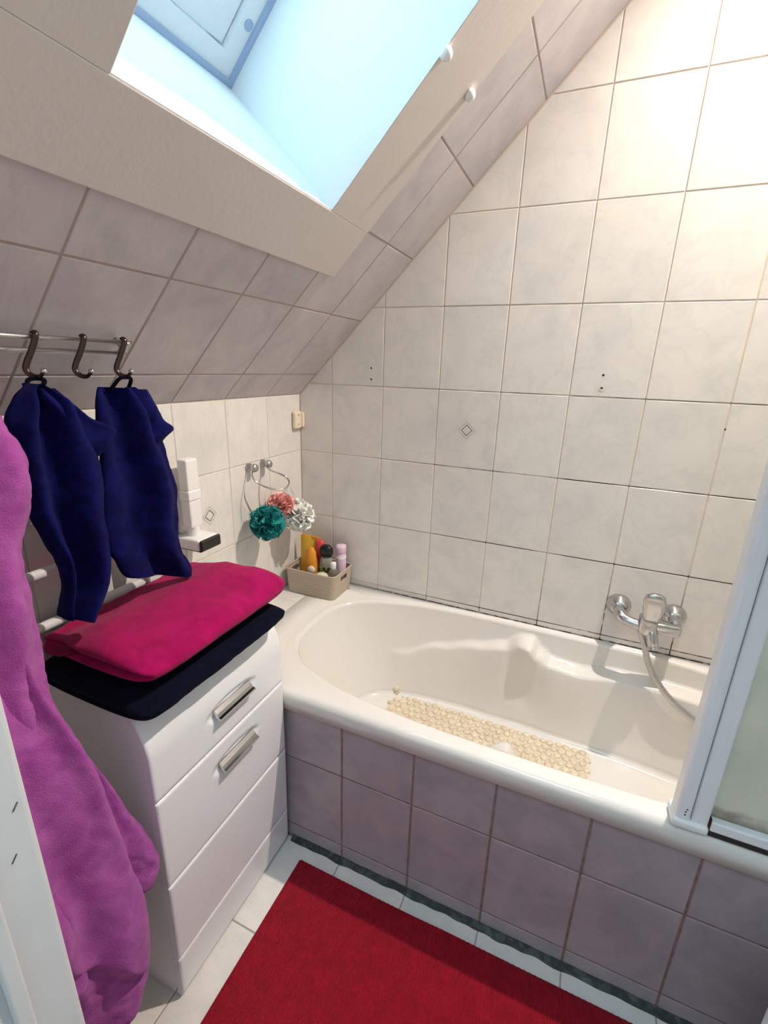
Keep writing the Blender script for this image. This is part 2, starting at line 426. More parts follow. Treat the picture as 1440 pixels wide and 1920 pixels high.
# bath wall (back)
wb = struct('wall_back', box(-0.15, XR + 0.1, G, 0.10, 0.0, ZC + 0.1), 'grout')
hz = [0.547 + 0.25*j for j in range(-1, 11)]
vx = [0.137 + 0.2*i for i in range(-1, 10)]
tb = tiles(wb, 'tile', (0, 0, 0), (1, 0, 0), (0, 0, 1), (0, -1, 0), vx, hz,
           [(-1, 0, 0.0), (1, 0, XR), (0, -1, -0.5285), (0, 1, ZC), (-1, 1, ZK - 0.001)])
for o, cu, cv in tb:
    if abs(cu - 0.637) < 0.02 and abs(cv - 1.172) < 0.02: diamond(o, (0.640, 0, 1.172), (1, 0, 0), (0, 0, 1), (0, -1, 0))
for x, z in ((0.292, 1.357), (0.293, 1.320), (1.020, 1.358), (1.021, 1.322), (1.338, 1.229)):
    hole(wb, (x, -0.0003, z), (0, -1, 0), 0.0032 if x < 1.3 else 0.0025)
part('wall_plug', lathe([(0.0075, 0), (0.0075, 0.0006), (0.006, 0.0007), (0.006, 0.0002)], (1.021, -0.0003, 1.322), (0, -1, 0), 14), 'label', wb)
# knee wall (left)
wl = struct('wall_left', box(-0.12, -G, YF - 0.2, 0.12, 0.0, ZK + 0.06), 'grout_knee')
vy = [-0.2*k for k in range(0, 9)][::-1]
tk = tiles(wl, 'tile', (0, 0, 0), (0, 1, 0), (0, 0, 1), (1, 0, 0), vy, hz, [(0, -1, -0.5285), (0, 1, ZK - 0.001), (-1, 0, -YF), (1, 0, -0.001)])
tk += tiles(wl, 'tile', (0, 0, 0), (0, 1, 0), (0, 0, 1), (1, 0, 0), vy, [0.047, 0.297, 0.547], [(0, 1, 0.5285), (-1, 0, -YF), (1, 0, -0.66), (0, -1, -0.01)])
for o, cu, cv in tk:
    if abs(cu + 0.5) < 0.02 and abs(cv - 0.922) < 0.02: diamond(o, (0, -0.499, 0.922), (0, 1, 0), (0, 0, 1), (1, 0, 0))
# ceiling: slope with the opening, flat part above
SO0, SO1, YO0, YO1 = 0.605, 1.26, -1.035, -0.521      # skylight opening
SE = (ZC - ZK)/S2
bm = bmesh.new()
N_ = Vector((S2, 0, -S2)); US = Vector((S2, 0, S2)); YY = Vector((0, 1, 0))
def slab(bm, s0, s1, y0, y1, n0, n1, bevel=0.0):
    c = slope((s0+s1)/2, (y0+y1)/2, (n0+n1)/2)
    obox(bm, c, US, YY, US.cross(YY), abs(s1-s0)/2, abs(y1-y0)/2, abs(n1-n0)/2, bevel)
TH = -0.05
HM = 0.012
slab(bm, -0.12, SO0 - HM, YF - 0.2, 0.12, -G, TH); slab(bm, SO1 + HM, SE + 0.1, YF - 0.2, 0.12, -G, TH)
slab(bm, SO0 - HM, SO1 + HM, YF - 0.2, YO0 - HM, -G, TH); slab(bm, SO0 - HM, SO1 + HM, YO1 + HM, 0.12, -G, TH)
add_box(bm, SE*S2, XR + 0.1, -2.75, 0.1, ZC, ZC + 0.1)
ce = struct('ceiling', bm, 'grout_slope')
sv = [0.103 + 0.25*k for k in range(-1, 11)]
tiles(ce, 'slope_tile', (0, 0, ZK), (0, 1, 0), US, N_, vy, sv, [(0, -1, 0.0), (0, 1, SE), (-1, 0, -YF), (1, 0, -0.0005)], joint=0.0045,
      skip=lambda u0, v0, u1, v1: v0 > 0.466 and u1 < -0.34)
bm = bmesh.new(); P0, P1 = 0.0002, 0.011
RM = 0.0015
slab(bm, 0.468, SO0 - RM, YF, -0.343, P0, P1, 0.002); slab(bm, SO1 + RM, SE, YF, -0.343, P0, P1, 0.002)
slab(bm, SO0 - RM, SO1 + RM, YF, YO0 - RM, P0, P1); slab(bm, SO0 - RM, SO1 + RM, YO1 + RM, -0.343, P0, P1)
struct('trim_1', bm, 'plaster', label='white painted board framing the skylight on the slope')
# skylight
DW = -0.345
wi = D.objects.new('window_1', None); COL.objects.link(wi); wi['kind'] = 'structure'; wi['label'] = 'roof skylight in a deep white reveal'
bm = bmesh.new()
slab(bm, SO0 - 0.02, SO0, YO0 - 0.02, YO1 + 0.02, P1 - 0.001, DW - 0.06); slab(bm, SO1, SO1 + 0.02, YO0 - 0.02, YO1 + 0.02, P1 - 0.001, DW - 0.06)
slab(bm, SO0, SO1, YO0 - 0.02, YO0, P1 - 0.001, DW - 0.06); slab(bm, SO0, SO1, YO1, YO1 + 0.02, P1 - 0.001, DW - 0.06)
part('reveal', bm, 'reveal', wi)
def ring(bm, a, b, n0, n1):     # frame ring a..b from the opening edge
    slab(bm, SO0 + a, SO0 + b, YO0 + a, YO1 - a, n0, n1); slab(bm, SO1 - b, SO1 - a, YO0 + a, YO1 - a, n0, n1)
    slab(bm, SO0 + b, SO1 - b, YO0 + a, YO0 + b, n0, n1); slab(bm, SO0 + b, SO1 - b, YO1 - b, YO1 - a, n0, n1)
bm = bmesh.new(); ring(bm, 0.0, 0.012, DW + 0.004, DW - 0.03); part('seal_strip', bm, 'seal', wi, label='bluish seam where reveal meets window frame')
bm = bmesh.new(); ring(bm, 0.0115, 0.05, DW - 0.002, DW - 0.06); part('window_frame', bm, 'frame', wi)
bm = bmesh.new(); ring(bm, 0.053, 0.10, DW - 0.012, DW - 0.05)
sa = part('sash', bm, 'frame', wi)
part('pane', (lambda b: (slab(b, SO0 + 0.098, SO1 - 0.098, YO0 + 0.098, YO1 - 0.098, DW - 0.03, DW - 0.036), b)[1])(bmesh.new()), 'pane', wi)
part('screw_cover', lathe([(0.010, 0), (0.010, 0.002), (0.007, 0.003), (0, 0.003)], slope(0.715, -0.547, DW - 0.002), N_, 16), 'seal', wi)
# walls on the other sides, floor
struct('wall_right', box(XR, XR + 0.1, -2.75, 0.1, 0, ZC + 0.1), 'wall')
fl = struct('floor', boxes([(-0.1, XR + 0.1, -1.46, 0.1, -0.1, -G)]), 'grout_floor')
fx = [0.528 + 0.2*k for k in range(-3, 8)]; fy = [-0.645 - 0.25*k for k in range(0, 4)][::-1]
tiles(fl, 'floor_tile', (0, 0, 0), (1, 0, 0), (0, 1, 0), (0, 0, 1), fx, fy, [(-1, 0, 0.0), (1, 0, XR), (0, 1, -0.645), (0, -1, 1.34)])
struct('floor_hall', box(-0.1, XR + 0.1, -2.75, -1.46, -0.1, 0), 'hallfloor')
JX, JR = 0.584, 1.74
bm = bmesh.new(); add_box(bm, -0.1, JX - 0.03, -1.45, YF, 0, ZC); add_box(bm, JR + 0.03, XR, -1.45, YF, 0, ZC); add_box(bm, JX - 0.03, JR + 0.03, -1.45, YF, 2.06, ZC)
struct('wall_front', bm, 'wall')
struct('wall_hall', boxes([(-0.1, XR + 0.1, -2.75, -2.65, 0, ZC), (-0.1, 0.0, -2.65, -1.45, 0, ZC)]), 'wall')
bm = bmesh.new(); add_box(bm, -0.1, 0.9, -2.7, -1.46, ZC - 0.0005, ZC + 0.1)
struct('ceiling_hall', bm, 'wall')
dr = D.objects.new('door_1', None); COL.objects.link(dr); dr['kind'] = 'structure'; dr['label'] = 'white painted door frame at the left edge of the picture'
bm = bmesh.new(); add_box(bm, JX - 0.035, JX, -1.47, YF - 0.0, 0.001, 2.03, 0.006, 3)
part('jamb', bm, 'doorpaint', dr, label='left door jamb')
bm = bmesh.new(); add_box(bm, JX - 0.001, JX + 0.006, YF - 0.055, YF - 0.040, 0.001, 2.03, 0.003, 3)
part('stop_bead', bm, 'doorpaint', dr)
bm = bmesh.new(); add_box(bm, JR, JR + 0.035, -1.47, YF, 0.001, 2.03, 0.006, 3)
part('jamb', bm, 'doorpaint', dr, label='right door jamb')
part('head', box(JX - 0.035, JR + 0.035, -1.47, YF, 2.03, 2.065), 'doorpaint', dr)
part('casing', boxes([(JX - 0.09, JX - 0.006, -1.485, -1.45, 0.001, 2.1), (JR + 0.006, JR + 0.09, -1.485, -1.45, 0.001, 2.1)], bevel=0.004), 'doorpaint', dr)
for (y, z) in ((-1.352, 0.985), (-1.362, 0.935)):
    bm = bmesh.new(); obox(bm, (JX + 0.0002, y, z), (1, 0, 0), (0, 0.6, 0.8), (0, -0.8, 0.6), 0.0005, 0.004, 0.0006); part('scratch', bm, 'line', dr)
# tiled ledge between knee wall and bathtub
le = struct('trim_2', box(0.0, 0.1135, -0.66, 0.0, 0.47, 0.527 - G), 'grout_knee', label='tiled ledge between low wall and bathtub')
tiles(le, 'tile', (0, 0, 0.527), (1, 0, 0), (0, 1, 0), (0, 0, 1), [0.0, 0.1135], [-0.66, -0.624, -0.424, -0.224, -0.024, 0.0], [])

# bath lamp, and an added fill light in the hall; both out of view
lp = empty('ceiling_lamp', 'round warm white ceiling lamp above the bathtub, out of the picture', 'lamp', (LAMP.x, LAMP.y, ZC))
part('base', lathe([(0.07, 0), (0.07, -0.012), (0.05, -0.02), (0.03, -0.02)], (LAMP.x, LAMP.y, ZC - 0.0005), (0, 0, 1), 24), 'shade', lp)
part('glass_globe', lathe([(0, -0.066), (0.02, -0.064), (0.035, -0.056), (0.045, -0.042), (0.045, -0.026), (0.03, -0.021), (0, -0.02)], (LAMP.x, LAMP.y, ZC), (0, 0, 1), 24), 'clip', lp, smooth=True)
l = D.lights.new('bulb', 'SPOT'); l.energy = 158; l.color = (1.0, 0.885, 0.765); l.shadow_soft_size = 0.015; l.spot_size = math.radians(118); l.spot_blend = 1.0
o = D.objects.new('bulb', l); COL.objects.link(o); o.parent = lp; o.location = (0, 0, -0.09); o.rotation_euler = Vector((-0.30, -0.36, -1)).to_track_quat('-Z', 'Y').to_euler()
hl = empty('hall_fill', 'unseen round cool white fill light added in the hall behind the camera', 'lamp', (HALL.x, HALL.y, ZC))  # added to fill the room with cool light; no known lamp there
part('fill_dome', lathe([(0, -0.08), (0.08, -0.07), (0.13, -0.04), (0.14, -0.002), (0, -0.001)], (HALL.x, HALL.y, ZC), (0, 0, 1), 24), 'hallfill', hl, smooth=True)
l = D.lights.new('hall_fill_light', 'AREA'); l.shape = 'DISK'; l.size = 0.15; l.energy = 6; l.color = (0.78, 0.90, 1.0)
o = D.objects.new('hall_fill_light', l); COL.objects.link(o); o.parent = hl; o.location = (0, 0, -0.10)

# ================================================================== BATHTUB
CX, CY, ZR = 0.965, -0.312, 0.5275
OX0, OX1, OY0, OY1 = 0.1145, 1.8145, -0.6565, -0.001
def sgnpow(v, p): return math.copysign(abs(v)**p, v)
def superell(th, a, b, n): return a*sgnpow(math.cos(th), 2/n), b*sgnpow(math.sin(th), 2/n)
def tub_mesh():
    NT = 360
    # samples at even arc length along the lip, found on a fine power-spaced sweep of the four quadrants
    dense = []
    for q in range(4):
        for k in range(1500):
            t = k/1500; t = t**3.1/(t**3.1 + (1 - t)**3.1) if 0 < t < 1 else t
            dense.append(math.pi/2*(q + t))
    pd = [superell(t, 0.722, 0.290, 3.1) for t in dense]
    acc = [0.0]
    for a_, b_ in zip(pd, pd[1:] + pd[:1]): acc.append(acc[-1] + math.hypot(b_[0]-a_[0], b_[1]-a_[1]))
    ths = []; j = 0
    for k in range(NT):
        s_ = acc[-1]*k/NT
        while acc[j+1] < s_: j += 1
        t0 = dense[j]; t1 = dense[j+1] if j + 1 < len(dense) else 2*math.pi
        ths.append(t0 + (t1 - t0)*(s_ - acc[j])/max(1e-12, acc[j+1] - acc[j]))
    verts = []; rings = 0
    lip = [superell(t, 0.722, 0.290, 3.1) for t in ths]
    def outer(k, d, z):
        # cast from the centre through the lip point to the outer rectangle; only the front edge is rounded
        dx, dy = lip[k]
        sx = (OX1 - CX)/dx if dx > 1e-9 else ((OX0 - CX)/dx if dx < -1e-9 else 1e9)
        sy = (OY1 - CY)/dy if dy > 1e-9 else ((OY0 + d - CY)/dy if dy < -1e-9 else 1e9)
        s = min(sx, sy)
        if dy < 0 and sy <= sx*1.02: return (CX + dx*s, CY + dy*s, z)
        return (CX + dx*s, CY + dy*s, ZR if z > 0.5 else z)
    for d, z in ((0.012, 0.476), (0.0, 0.476), (0.0, 0.505), (0.0015, 0.514), (0.006, 0.522), (0.013, 0.5265), (0.021, ZR)):
        verts += [outer(k, d, z) for k in range(NT)]; rings += 1
    def lp_(s, dz):
        return [(CX + x*s, CY + y*s, ZR + dz) for x, y in lip]
    # the rim dips gently to the lip
    for off, dz in ((0.016, -0.0002), (0.008, -0.002), (0.0, -0.008)):
        verts += [(CX + x*(1 + off/math.hypot(x, y)), CY + y*(1 + off/math.hypot(x, y)), ZR + dz) for x, y in lip]; rings += 1
    # inside
    ZB = 0.188; n = 70
    def shelf(x):
        pts = ((0.40, 0.335), (0.48, 0.352), (0.62, 0.40), (0.75, 0.432), (0.84, 0.455), (0.905, 0.494), (0.93, 0.497), (0.965, 0.462), (1.0, 0.442), (1.09, 0.434), (1.2, 0.452), (1.35, 0.458), (1.55, 0.458), (1.8, 0.455))
        for (a, za), (b, zb) in zip(pts, pts[1:]):
            if a <= x <= b: t = smooth01((x-a)/(b-a)); return za + (zb-za)*t
        return 0.335
    def wid(x):
        pts = ((0.42, 0.0), (0.50, 0.012), (0.7, 0.024), (0.86, 0.040), (0.93, 0.078), (0.985, 0.050), (1.1, 0.048), (1.4, 0.048), (1.55, 0.025), (1.66, 0.0))
        if x < 0.42 or x > 1.66: return 0.0
        for (a, za), (b, zb) in zip(pts, pts[1:]):
            if a <= x <= b: t = smooth01((x-a)/(b-a)); return za + (zb-za)*t
    for r in range(1, n + 1):
        t = r/n; z = (ZR - 0.008) + (ZB - ZR + 0.008)*smooth_wall(t)
        f = wall_off(t)
        a = 0.722 + (0.545 - 0.722)*f; b = 0.290 + (0.186 - 0.290)*f; cx = CX + 0.012*f
        for k, th in enumerate(ths):
            x, y = superell(th, a, b, 3.1); X = cx + x; Y = CY + y
            side = smooth01((abs(y)/b - 0.55)/0.4)
            zs = shelf(X); w = wid(X)*side
            fr = 0.030 if y < 0 else 0.0
            w += (0.022*math.exp(-((X - 0.935)/0.06)**2)*side if y < 0 else 0.0)
            below = 1 - smooth01((z - (zs - 0.010 - fr))/(0.018 + fr*1.6))
            bumpy = math.exp(-((X - 0.93)/0.055)**2)
            fade = 1 - 0.50*smooth01((zs - z)/0.22) - 0.28*bumpy*smooth01((zs - z)/0.10)
            Y -= math.copysign(w*below*fade, y)
            verts.append((X, Y, z))
        rings += 1
    for s in (0.8, 0.55, 0.3, 0.1):
        base = verts[(rings - 1 - 0)*NT:(rings)*NT] if s == 0.8 else base
        verts += [(CX + 0.012 + (p[0] - CX - 0.012)*s, CY + (p[1] - CY)*s, ZB - 0.002*(1 - s)) for p in base]; rings += 1
    faces = grid_faces(NT, rings, wrap=True)
    faces.append(tuple((rings - 1)*NT + k for k in range(NT))[::-1])
    return verts, faces
def smooth_wall(t):      # depth fraction
    return min(1.0, t/0.86) if t < 0.80 else 0.9302 + 0.0698*math.sin((t - 0.80)/0.20*math.pi/2)
def wall_off(t):
    return 0.66*(t/0.80)**1.2 if t < 0.80 else 0.66 + 0.34*(1 - math.cos((t - 0.80)/0.20*math.pi/2))
v, f = tub_mesh()
bt = empty('bathtub', 'cream white built-in bathtub with moulded armrests below the tiled wall', 'bathtub', (CX, CY, 0))
bm = bmesh.new(); bv = [bm.verts.new(p) for p in v]
for x in f: bm.faces.new([bv[i] for i in x])
tubo = part('basin', bm, 'acrylic', bt, smooth=True)
# side drop of the rim joined into the ledge, drain on the floor
part('drain', lathe([(0.028, 0), (0.028, 0.002), (0.022, 0.003), (0.02, 0.0005), (0, 0.0005)], (1.40, CY, 0.1865), (0, 0, 1), 24), 'chrome', bt, smooth=True)
# tiled front of the bath
bp = empty('bathtub_surround', 'marbled tile apron below the bathtub rim, shade and red bounce in its colour', 'bath surround', (0.97, -0.644, 0))
bk = part('grout_bed', box(0.115, XR, -0.644 + G, -0.61, 0.0, 0.4745), 'grout_panel', bp)
px_ = [0.5276 + 0.2*k for k in range(-3, 8)]; pz = [-0.2, 0.053, 0.303, 0.553]
bpt = tiles(bp, 'panel_tile_bounce', (0, -0.644, 0), (1, 0, 0), (0, 0, 1), (0, -1, 0), px_, pz, [(-1, 0, -0.12), (1, 0, XR), (0, -1, -0.006), (0, 1, 0.476)], joint=0.0055)
for o, cu, cv in bpt: o.matrix_parent_inverse = world_of(bp).inverted()
bm = bmesh.new()
n = 140; vs = []
for i in range(n + 1):
    x = 0.362 + (XR - 0.362)*i/n; wv = 0.015 + 0.006*noise.noise((x*22, 0, 0)); hh = 0.012 + 0.004*noise.noise((x*18, 3, 0))
    vs.append([bm.verts.new(q) for q in ((x, -0.6441, hh), (x, -0.6441 - wv*0.45, hh*0.45), (x, -0.6441 - wv, 0.0004))])
for a, b in zip(vs, vs[1:]):
    for k in range(2): bm.faces.new((a[k], b[k], b[k+1], a[k+1]))
part('silicone_joint', bm, 'seam', bp, smooth=True, label='dark mouldy sealant line at the floor')

# ---- bath mat of joined pebbles
mt = empty('bath_mat', 'cream rubber pebble bath mat lying inside the bathtub', 'bath mat', (0.81, -0.31, 0.19))
me = D.meshes.new('pebble')
bm = bmesh.new(); add_lathe(bm, [(0.0135, 0.0), (0.0125, 0.004), (0.0075, 0.0068), (0, 0.0076)], (0, 0, 0), (0, 0, 1), 9); bm.to_mesh(me); bm.free()
me.materials.append(MT['pebble']); me.shade_smooth()
cnt = 0; rest = bmesh.new()
for j in range(14):
    for i in range(27):
        x = 0.488 + i*0.0250 + (0.0115 if j % 2 else 0); y = -0.142 - j*0.0245
        x += random.uniform(-.002, .002); y += random.uniform(-.002, .002)
        s = random.uniform(0.88, 1.08); a = random.uniform(0, 3.1)
        if j < 8 or (j < 11 and i > 18):
            o = D.objects.new('pebble', me); COL.objects.link(o); o.parent = mt; o.location = (x - 0.81, y + 0.31, 0.1885 - 0.19); o.rotation_euler = (random.uniform(-.08, .08), random.uniform(-.08, .08), a); o.scale = (s, s*0.88, 1); cnt += 1
        else:
            add_lathe(rest, [(0.0135*s, 0.0), (0.0125*s, 0.004), (0.0075, 0.0068), (0, 0.0076)], (x, y, 0.1885), (0, 0, 1), 9)
rp = part('pebble_mass', rest, 'pebble', mt, smooth=True); rp['kind'] = 'stuff'
part('backing', box(0.484, 1.158, -0.468, -0.138, 0.1882, 0.1905), 'pebble', mt)
for i, (dx, dy, dz) in enumerate(((0.0, 0.002, 0.012), (-0.002, 0.004, 0.024))):
    o = D.objects.new('pebble', me); COL.objects.link(o); o.parent = mt; o.location = (0.487 - 0.81 + dx, -0.142 + 0.31 + dy, 0.19 - 0.19 + dz); o.rotation_euler = (0.9, -0.5, 0.3)

# ================================================================== FAUCET
fa = empty('bath_faucet', 'chrome single-lever bath faucet on the tiled wall above the tub', 'faucet', (1.247, -0.001, 0.66))
for x in (1.172, 1.322):
    part('rosette', lathe([(0.036, 0.0), (0.036, 0.004), (0.033, 0.012), (0.024, 0.026), (0.019, 0.033), (0.0175, 0.034)], (x, -0.0005, 0.666), (0, -1, 0), 32), 'chrome', fa, smooth=True)
body = catmull([(1.172, -0.030, 0.666), (1.173, -0.052, 0.664), (1.184, -0.068, 0.656), (1.212, -0.076, 0.650), (1.247, -0.080, 0.648)], 8)
part('left_arm', tube(body, [0.0165]*len(body), 16), 'chrome', fa, smooth=True)
bm = tube(catmull([(1.322, -0.030, 0.666), (1.322, -0.050, 0.664), (1.315, -0.060, 0.660)], 6), 0.0165, 16)
obox(bm, (1.291, -0.074, 0.654), (1, 0.06, 0), (-0.06, 1, 0), (0, 0, 1), 0.042, 0.019, 0.0175, 0.008, 3)
part('right_arm', bm, 'chrome', fa, smooth=True)
part('body', lathe([(0.021, 0.0), (0.025, 0.006), (0.026, 0.03), (0.026, 0.052), (0.022, 0.060), (0.0, 0.061)], (1.247, -0.082, 0.632), (0, -0.12, 1), 24), 'chrome', fa, smooth=True)
# lever: shield-shaped plate rising and leaning out from the body
def lever():
    bm = bmesh.new(); sec = []
    for t, wd, th in ((0.0, 0.019, 0.014), (0.15, 0.023, 0.015), (0.45, 0.0275, 0.014), (0.75, 0.0285, 0.012), (0.92, 0.024, 0.009), (1.0, 0.013, 0.005)):
        c = Vector((1.250 - 0.008*t, -0.098 - 0.050*t + 0.006*t*t, 0.682 + 0.100*t))
        ring = []
        for k in range(20):
            a = 2*math.pi*k/20; x, y = superell(a, wd, th, 3.2); ring.append(bm.verts.new(c + Vector((x, y*0.9, y*0.45))))
        sec.append(ring)
    for A, B in zip(sec, sec[1:]):
        for k in range(20): bm.faces.new((A[k], A[(k+1) % 20], B[(k+1) % 20], B[k]))
    bm.faces.new(sec[0][::-1]); bm.faces.new(sec[-1]); return bm
part('lever_handle', lever(), 'chrome', fa, smooth=True)
sp = catmull([(1.256, -0.088, 0.650), (1.262, -0.100, 0.632), (1.267, -0.106, 0.610), (1.270, -0.108, 0.598)], 5)
part('spout', tube(sp, [0.017]*5 + [0.0155]*5 + [0.0145]*3 + [0.0175]*(len(sp) - 13), 16), 'chrome', fa, smooth=True)
hp = catmull([(1.226, -0.078, 0.652), (1.235, -0.082, 0.628), (1.249, -0.086, 0.596), (1.266, -0.093, 0.545), (1.294, -0.103, 0.497), (1.331, -0.112, 0.458), (1.376, -0.120, 0.424), (1.420, -0.122, 0.404), (1.49, -0.12, 0.41), (1.57, -0.11, 0.52), (1.62, -0.09, 0.75), (1.64, -0.07, 1.05)], 30)
rr = [0.0090*(1 + 0.045*math.cos(i*2.1)) for i in range(len(hp))]
hs = part('shower_hose', tube(hp, rr, 12), 'brushed', fa, smooth=True, label='flexible metal shower hose')
part('hose_nut', tube([(1.226, -0.078, 0.654), (1.232, -0.081, 0.636)], 0.0115, 8), 'chrome', fa)
sh = empty('hand_shower', 'chrome hand shower in a wall holder behind the shower screen', 'hand shower', (1.64, -0.02, 1.05))
part('wall_holder', box(1.625, 1.655, -0.085, -0.0005, 1.06, 1.09, bevel=0.004), 'chrome', sh)
part('handle', tube([(1.64, -0.07, 1.045), (1.64, -0.075, 1.2), (1.64, -0.09, 1.25)], [0.011, 0.011, 0.014], 14), 'chrome', sh, smooth=True)
part('head', lathe([(0.012, 0), (0.035, 0.012), (0.038, 0.022), (0, 0.023)], (1.64, -0.085, 1.262), (0, -0.9, -0.4), 20), 'chrome', sh, smooth=True)

# ================================================================== SHOWER SCREEN
ss = empty('shower_screen', 'frosted folding shower screen with white frame on the bathtub rim', 'shower screen', (1.29, -0.632, 0.53))
bm = bmesh.new(); add_box(bm, 1.262, 1.2875, -0.655, -0.612, 0.5335, 1.95, 0.007, 3); part('hinge_post', bm, 'white', ss, smooth=False)
bm = bmesh.new(); add_box(bm, 1.289, 1.317, -0.652, -0.618, 0.5365, 1.95, 0.004, 2); part('frame_stile', bm, 'white', ss)
bm = bmesh.new(); add_box(bm, 1.257, 1.3185, -0.660, -0.608, 0.5300, 0.5495, 0.006, 3); part('foot_cap', bm, 'whitep', ss)
bm = bmesh.new(); add_box(bm, 1.3205, 1.812, -0.652, -0.620, 0.5395, 0.5615, 0.003, 2); part('bottom_rail', bm, 'white', ss)
bm = bmesh.new(); add_box(bm, 1.317, 1.812, -0.652, -0.620, 1.93, 1.95, 0.003, 2); part('top_rail', bm, 'white', ss)
part('seal_strip', box(1.27, 1.812, -0.651, -0.622, 0.5285, 0.5393), 'blackmatt', ss, label='dark rubber seal under the rail')
part('rust_gap', box(1.3175, 1.3210, -0.651, -0.62, 0.5393, 0.566), 'rust', ss, label='rusty corner joint')
part('screen_panel', box(1.317, 1.812, -0.6365, -0.6325, 0.5615, 1.93), 'frost', ss, label='frosted pane with limescale at the bottom')
for dy, z in ((-0.6553, 0.575), (-0.6553, 0.569), (-0.6553, 0.562)):
    part('rust_spot', lathe([(0.0018, 0), (0, 0.0005)], (1.2765 + 0.002*math.sin(z*900), dy, z), (0, -1, 0), 8), 'rust', ss)

# ================================================================== CABINET
cb = empty('bathroom_cabinet', 'white lacquered drawer cabinet with two metal handles against the low wall', 'cabinet', (0.2, -0.86, 0))
CY0, CY1 = -1.062, -0.6585
def front_x(z):          # convex front: bows out, rolls back at the top
    x = 0.356 + 0.004*math.sin(math.pi*max(0, min(1, z/0.75)))
    if z > 0.66: x -= 0.030*((z - 0.66)/0.09)**2
    if z < 0.03: x -= 0.010*((0.03 - z)/0.03)**2
    return x
# carcass with side panels following the front's curve
def carcass():
    bm = bmesh.new()
    prof = [(0.03, 0.0), ] + [(front_x(z) - 0.018, z) for z in [0.75*i/30 for i in range(31)]] + [(0.03, 0.75)]
    for y0, y1 in ((CY0, CY0 + 0.016), (CY1 - 0.016, CY1)):
        A = [bm.verts.new((x, y0, z)) for x, z in prof]; B = [bm.verts.new((x, y1, z)) for x, z in prof]
        bm.faces.new(A); bm.faces.new(B[::-1])
        for k in range(len(prof)): bm.faces.new((A[k], A[(k+1) % len(prof)], B[(k+1) % len(prof)], B[k]))
    add_box(bm, 0.03, 0.31, CY0 + 0.016, CY1 - 0.016, 0.732, 0.75)
    add_box(bm, 0.03, 0.04, CY0 + 0.016, CY1 - 0.016, 0.02, 0.732)
    add_box(bm, 0.03, 0.33, CY0 + 0.016, CY1 - 0.016, 0.03, 0.045)
    return bm
part('carcass', carcass(), 'white', cb)
def front(z0, z1, recess=None):
    NU, NV = 90, 44; v = []
    for j in range(NV + 1):
        z = z0 + (z1 - z0)*j/NV
        for i in range(NU + 1):
            y = CY0 + (CY1 - CY0)*i/NU; x = front_x(z)
            e = min(z - z0, z1 - z, y - CY0, CY1 - y); x -= 0.002*(1 - smooth01(e/0.005))
            if recess:
                yc, zc = recess; d = math.sqrt(((y - yc)/0.086)**2 + ((z - zc)/0.024)**2)
                # lens-shaped scoop with a crisp outline
                x -= 0.006*smooth01((1.0 - d)/0.30)
            v.append((x, y, z))
    f = [tuple(reversed(q)) for q in grid_faces(NU + 1, NV + 1)]
    W1 = NU + 1
    def side(idx, flip):
        o = len(v)
        for i in idx: v.append((front_x(v[i][2]) - 0.017, v[i][1], v[i][2]))
        for k in range(len(idx) - 1):
            q = (idx[k], idx[k+1], o + k + 1, o + k); f.append(q[::-1] if flip else q)
        return list(range(o, o + len(idx)))
    side(list(range(0, W1)), False); side([W1*NV + i for i in range(W1)], True)
    L_ = side([W1*j for j in range(NV + 1)], True); R_ = side([W1*j + NU for j in range(NV + 1)], False)
    for k in range(NV): f.append((L_[k], L_[k+1], R_[k+1], R_[k]))
    return v, f
def handle(parent, z):
    bm = bmesh.new()
    # channel-section bar: flat plate and a raised front lip
    x = front_x(z); y0, y1 = -0.898, -0.784
    prof = [(-0.014, 0.015), (-0.002, 0.015), (0.006, 0.004), (0.010, -0.006), (0.016, -0.009), (0.018, -0.013), (0.016, -0.017), (0.008, -0.018), (0.0, -0.010), (-0.014, -0.008)]
    A = [bm.verts.new((x + a, y0, z + b*0.62)) for a, b in prof]; B = [bm.verts.new((x + a, y1, z + b*0.62)) for a, b in prof]
    bm.faces.new(A); bm.faces.new(B[::-1])
    for k in range(len(prof)): bm.faces.new((A[k], A[(k+1) % len(prof)], B[(k+1) % len(prof)], B[k]))
    part('handle', bm, 'chrome', parent, label='short chrome bar handle')
GP = 0.0016
for z0, z1, rc in ((0.565 + GP, 0.752, 0.642), (0.345 + GP, 0.565 - GP, 0.503), (0.127 + GP, 0.345 - GP, None)):
    d = part('drawer', front(z0, z1, (-0.842, rc) if rc else None), 'white', cb, smooth=False)
    for p in d.data.polygons: p.use_smooth = p.index < 90*44
    if rc: handle(d, rc)
pl = part('plinth', front(0.004, 0.127 - GP), 'white', cb)
for p in pl.data.polygons: p.use_smooth = p.index < 90*44

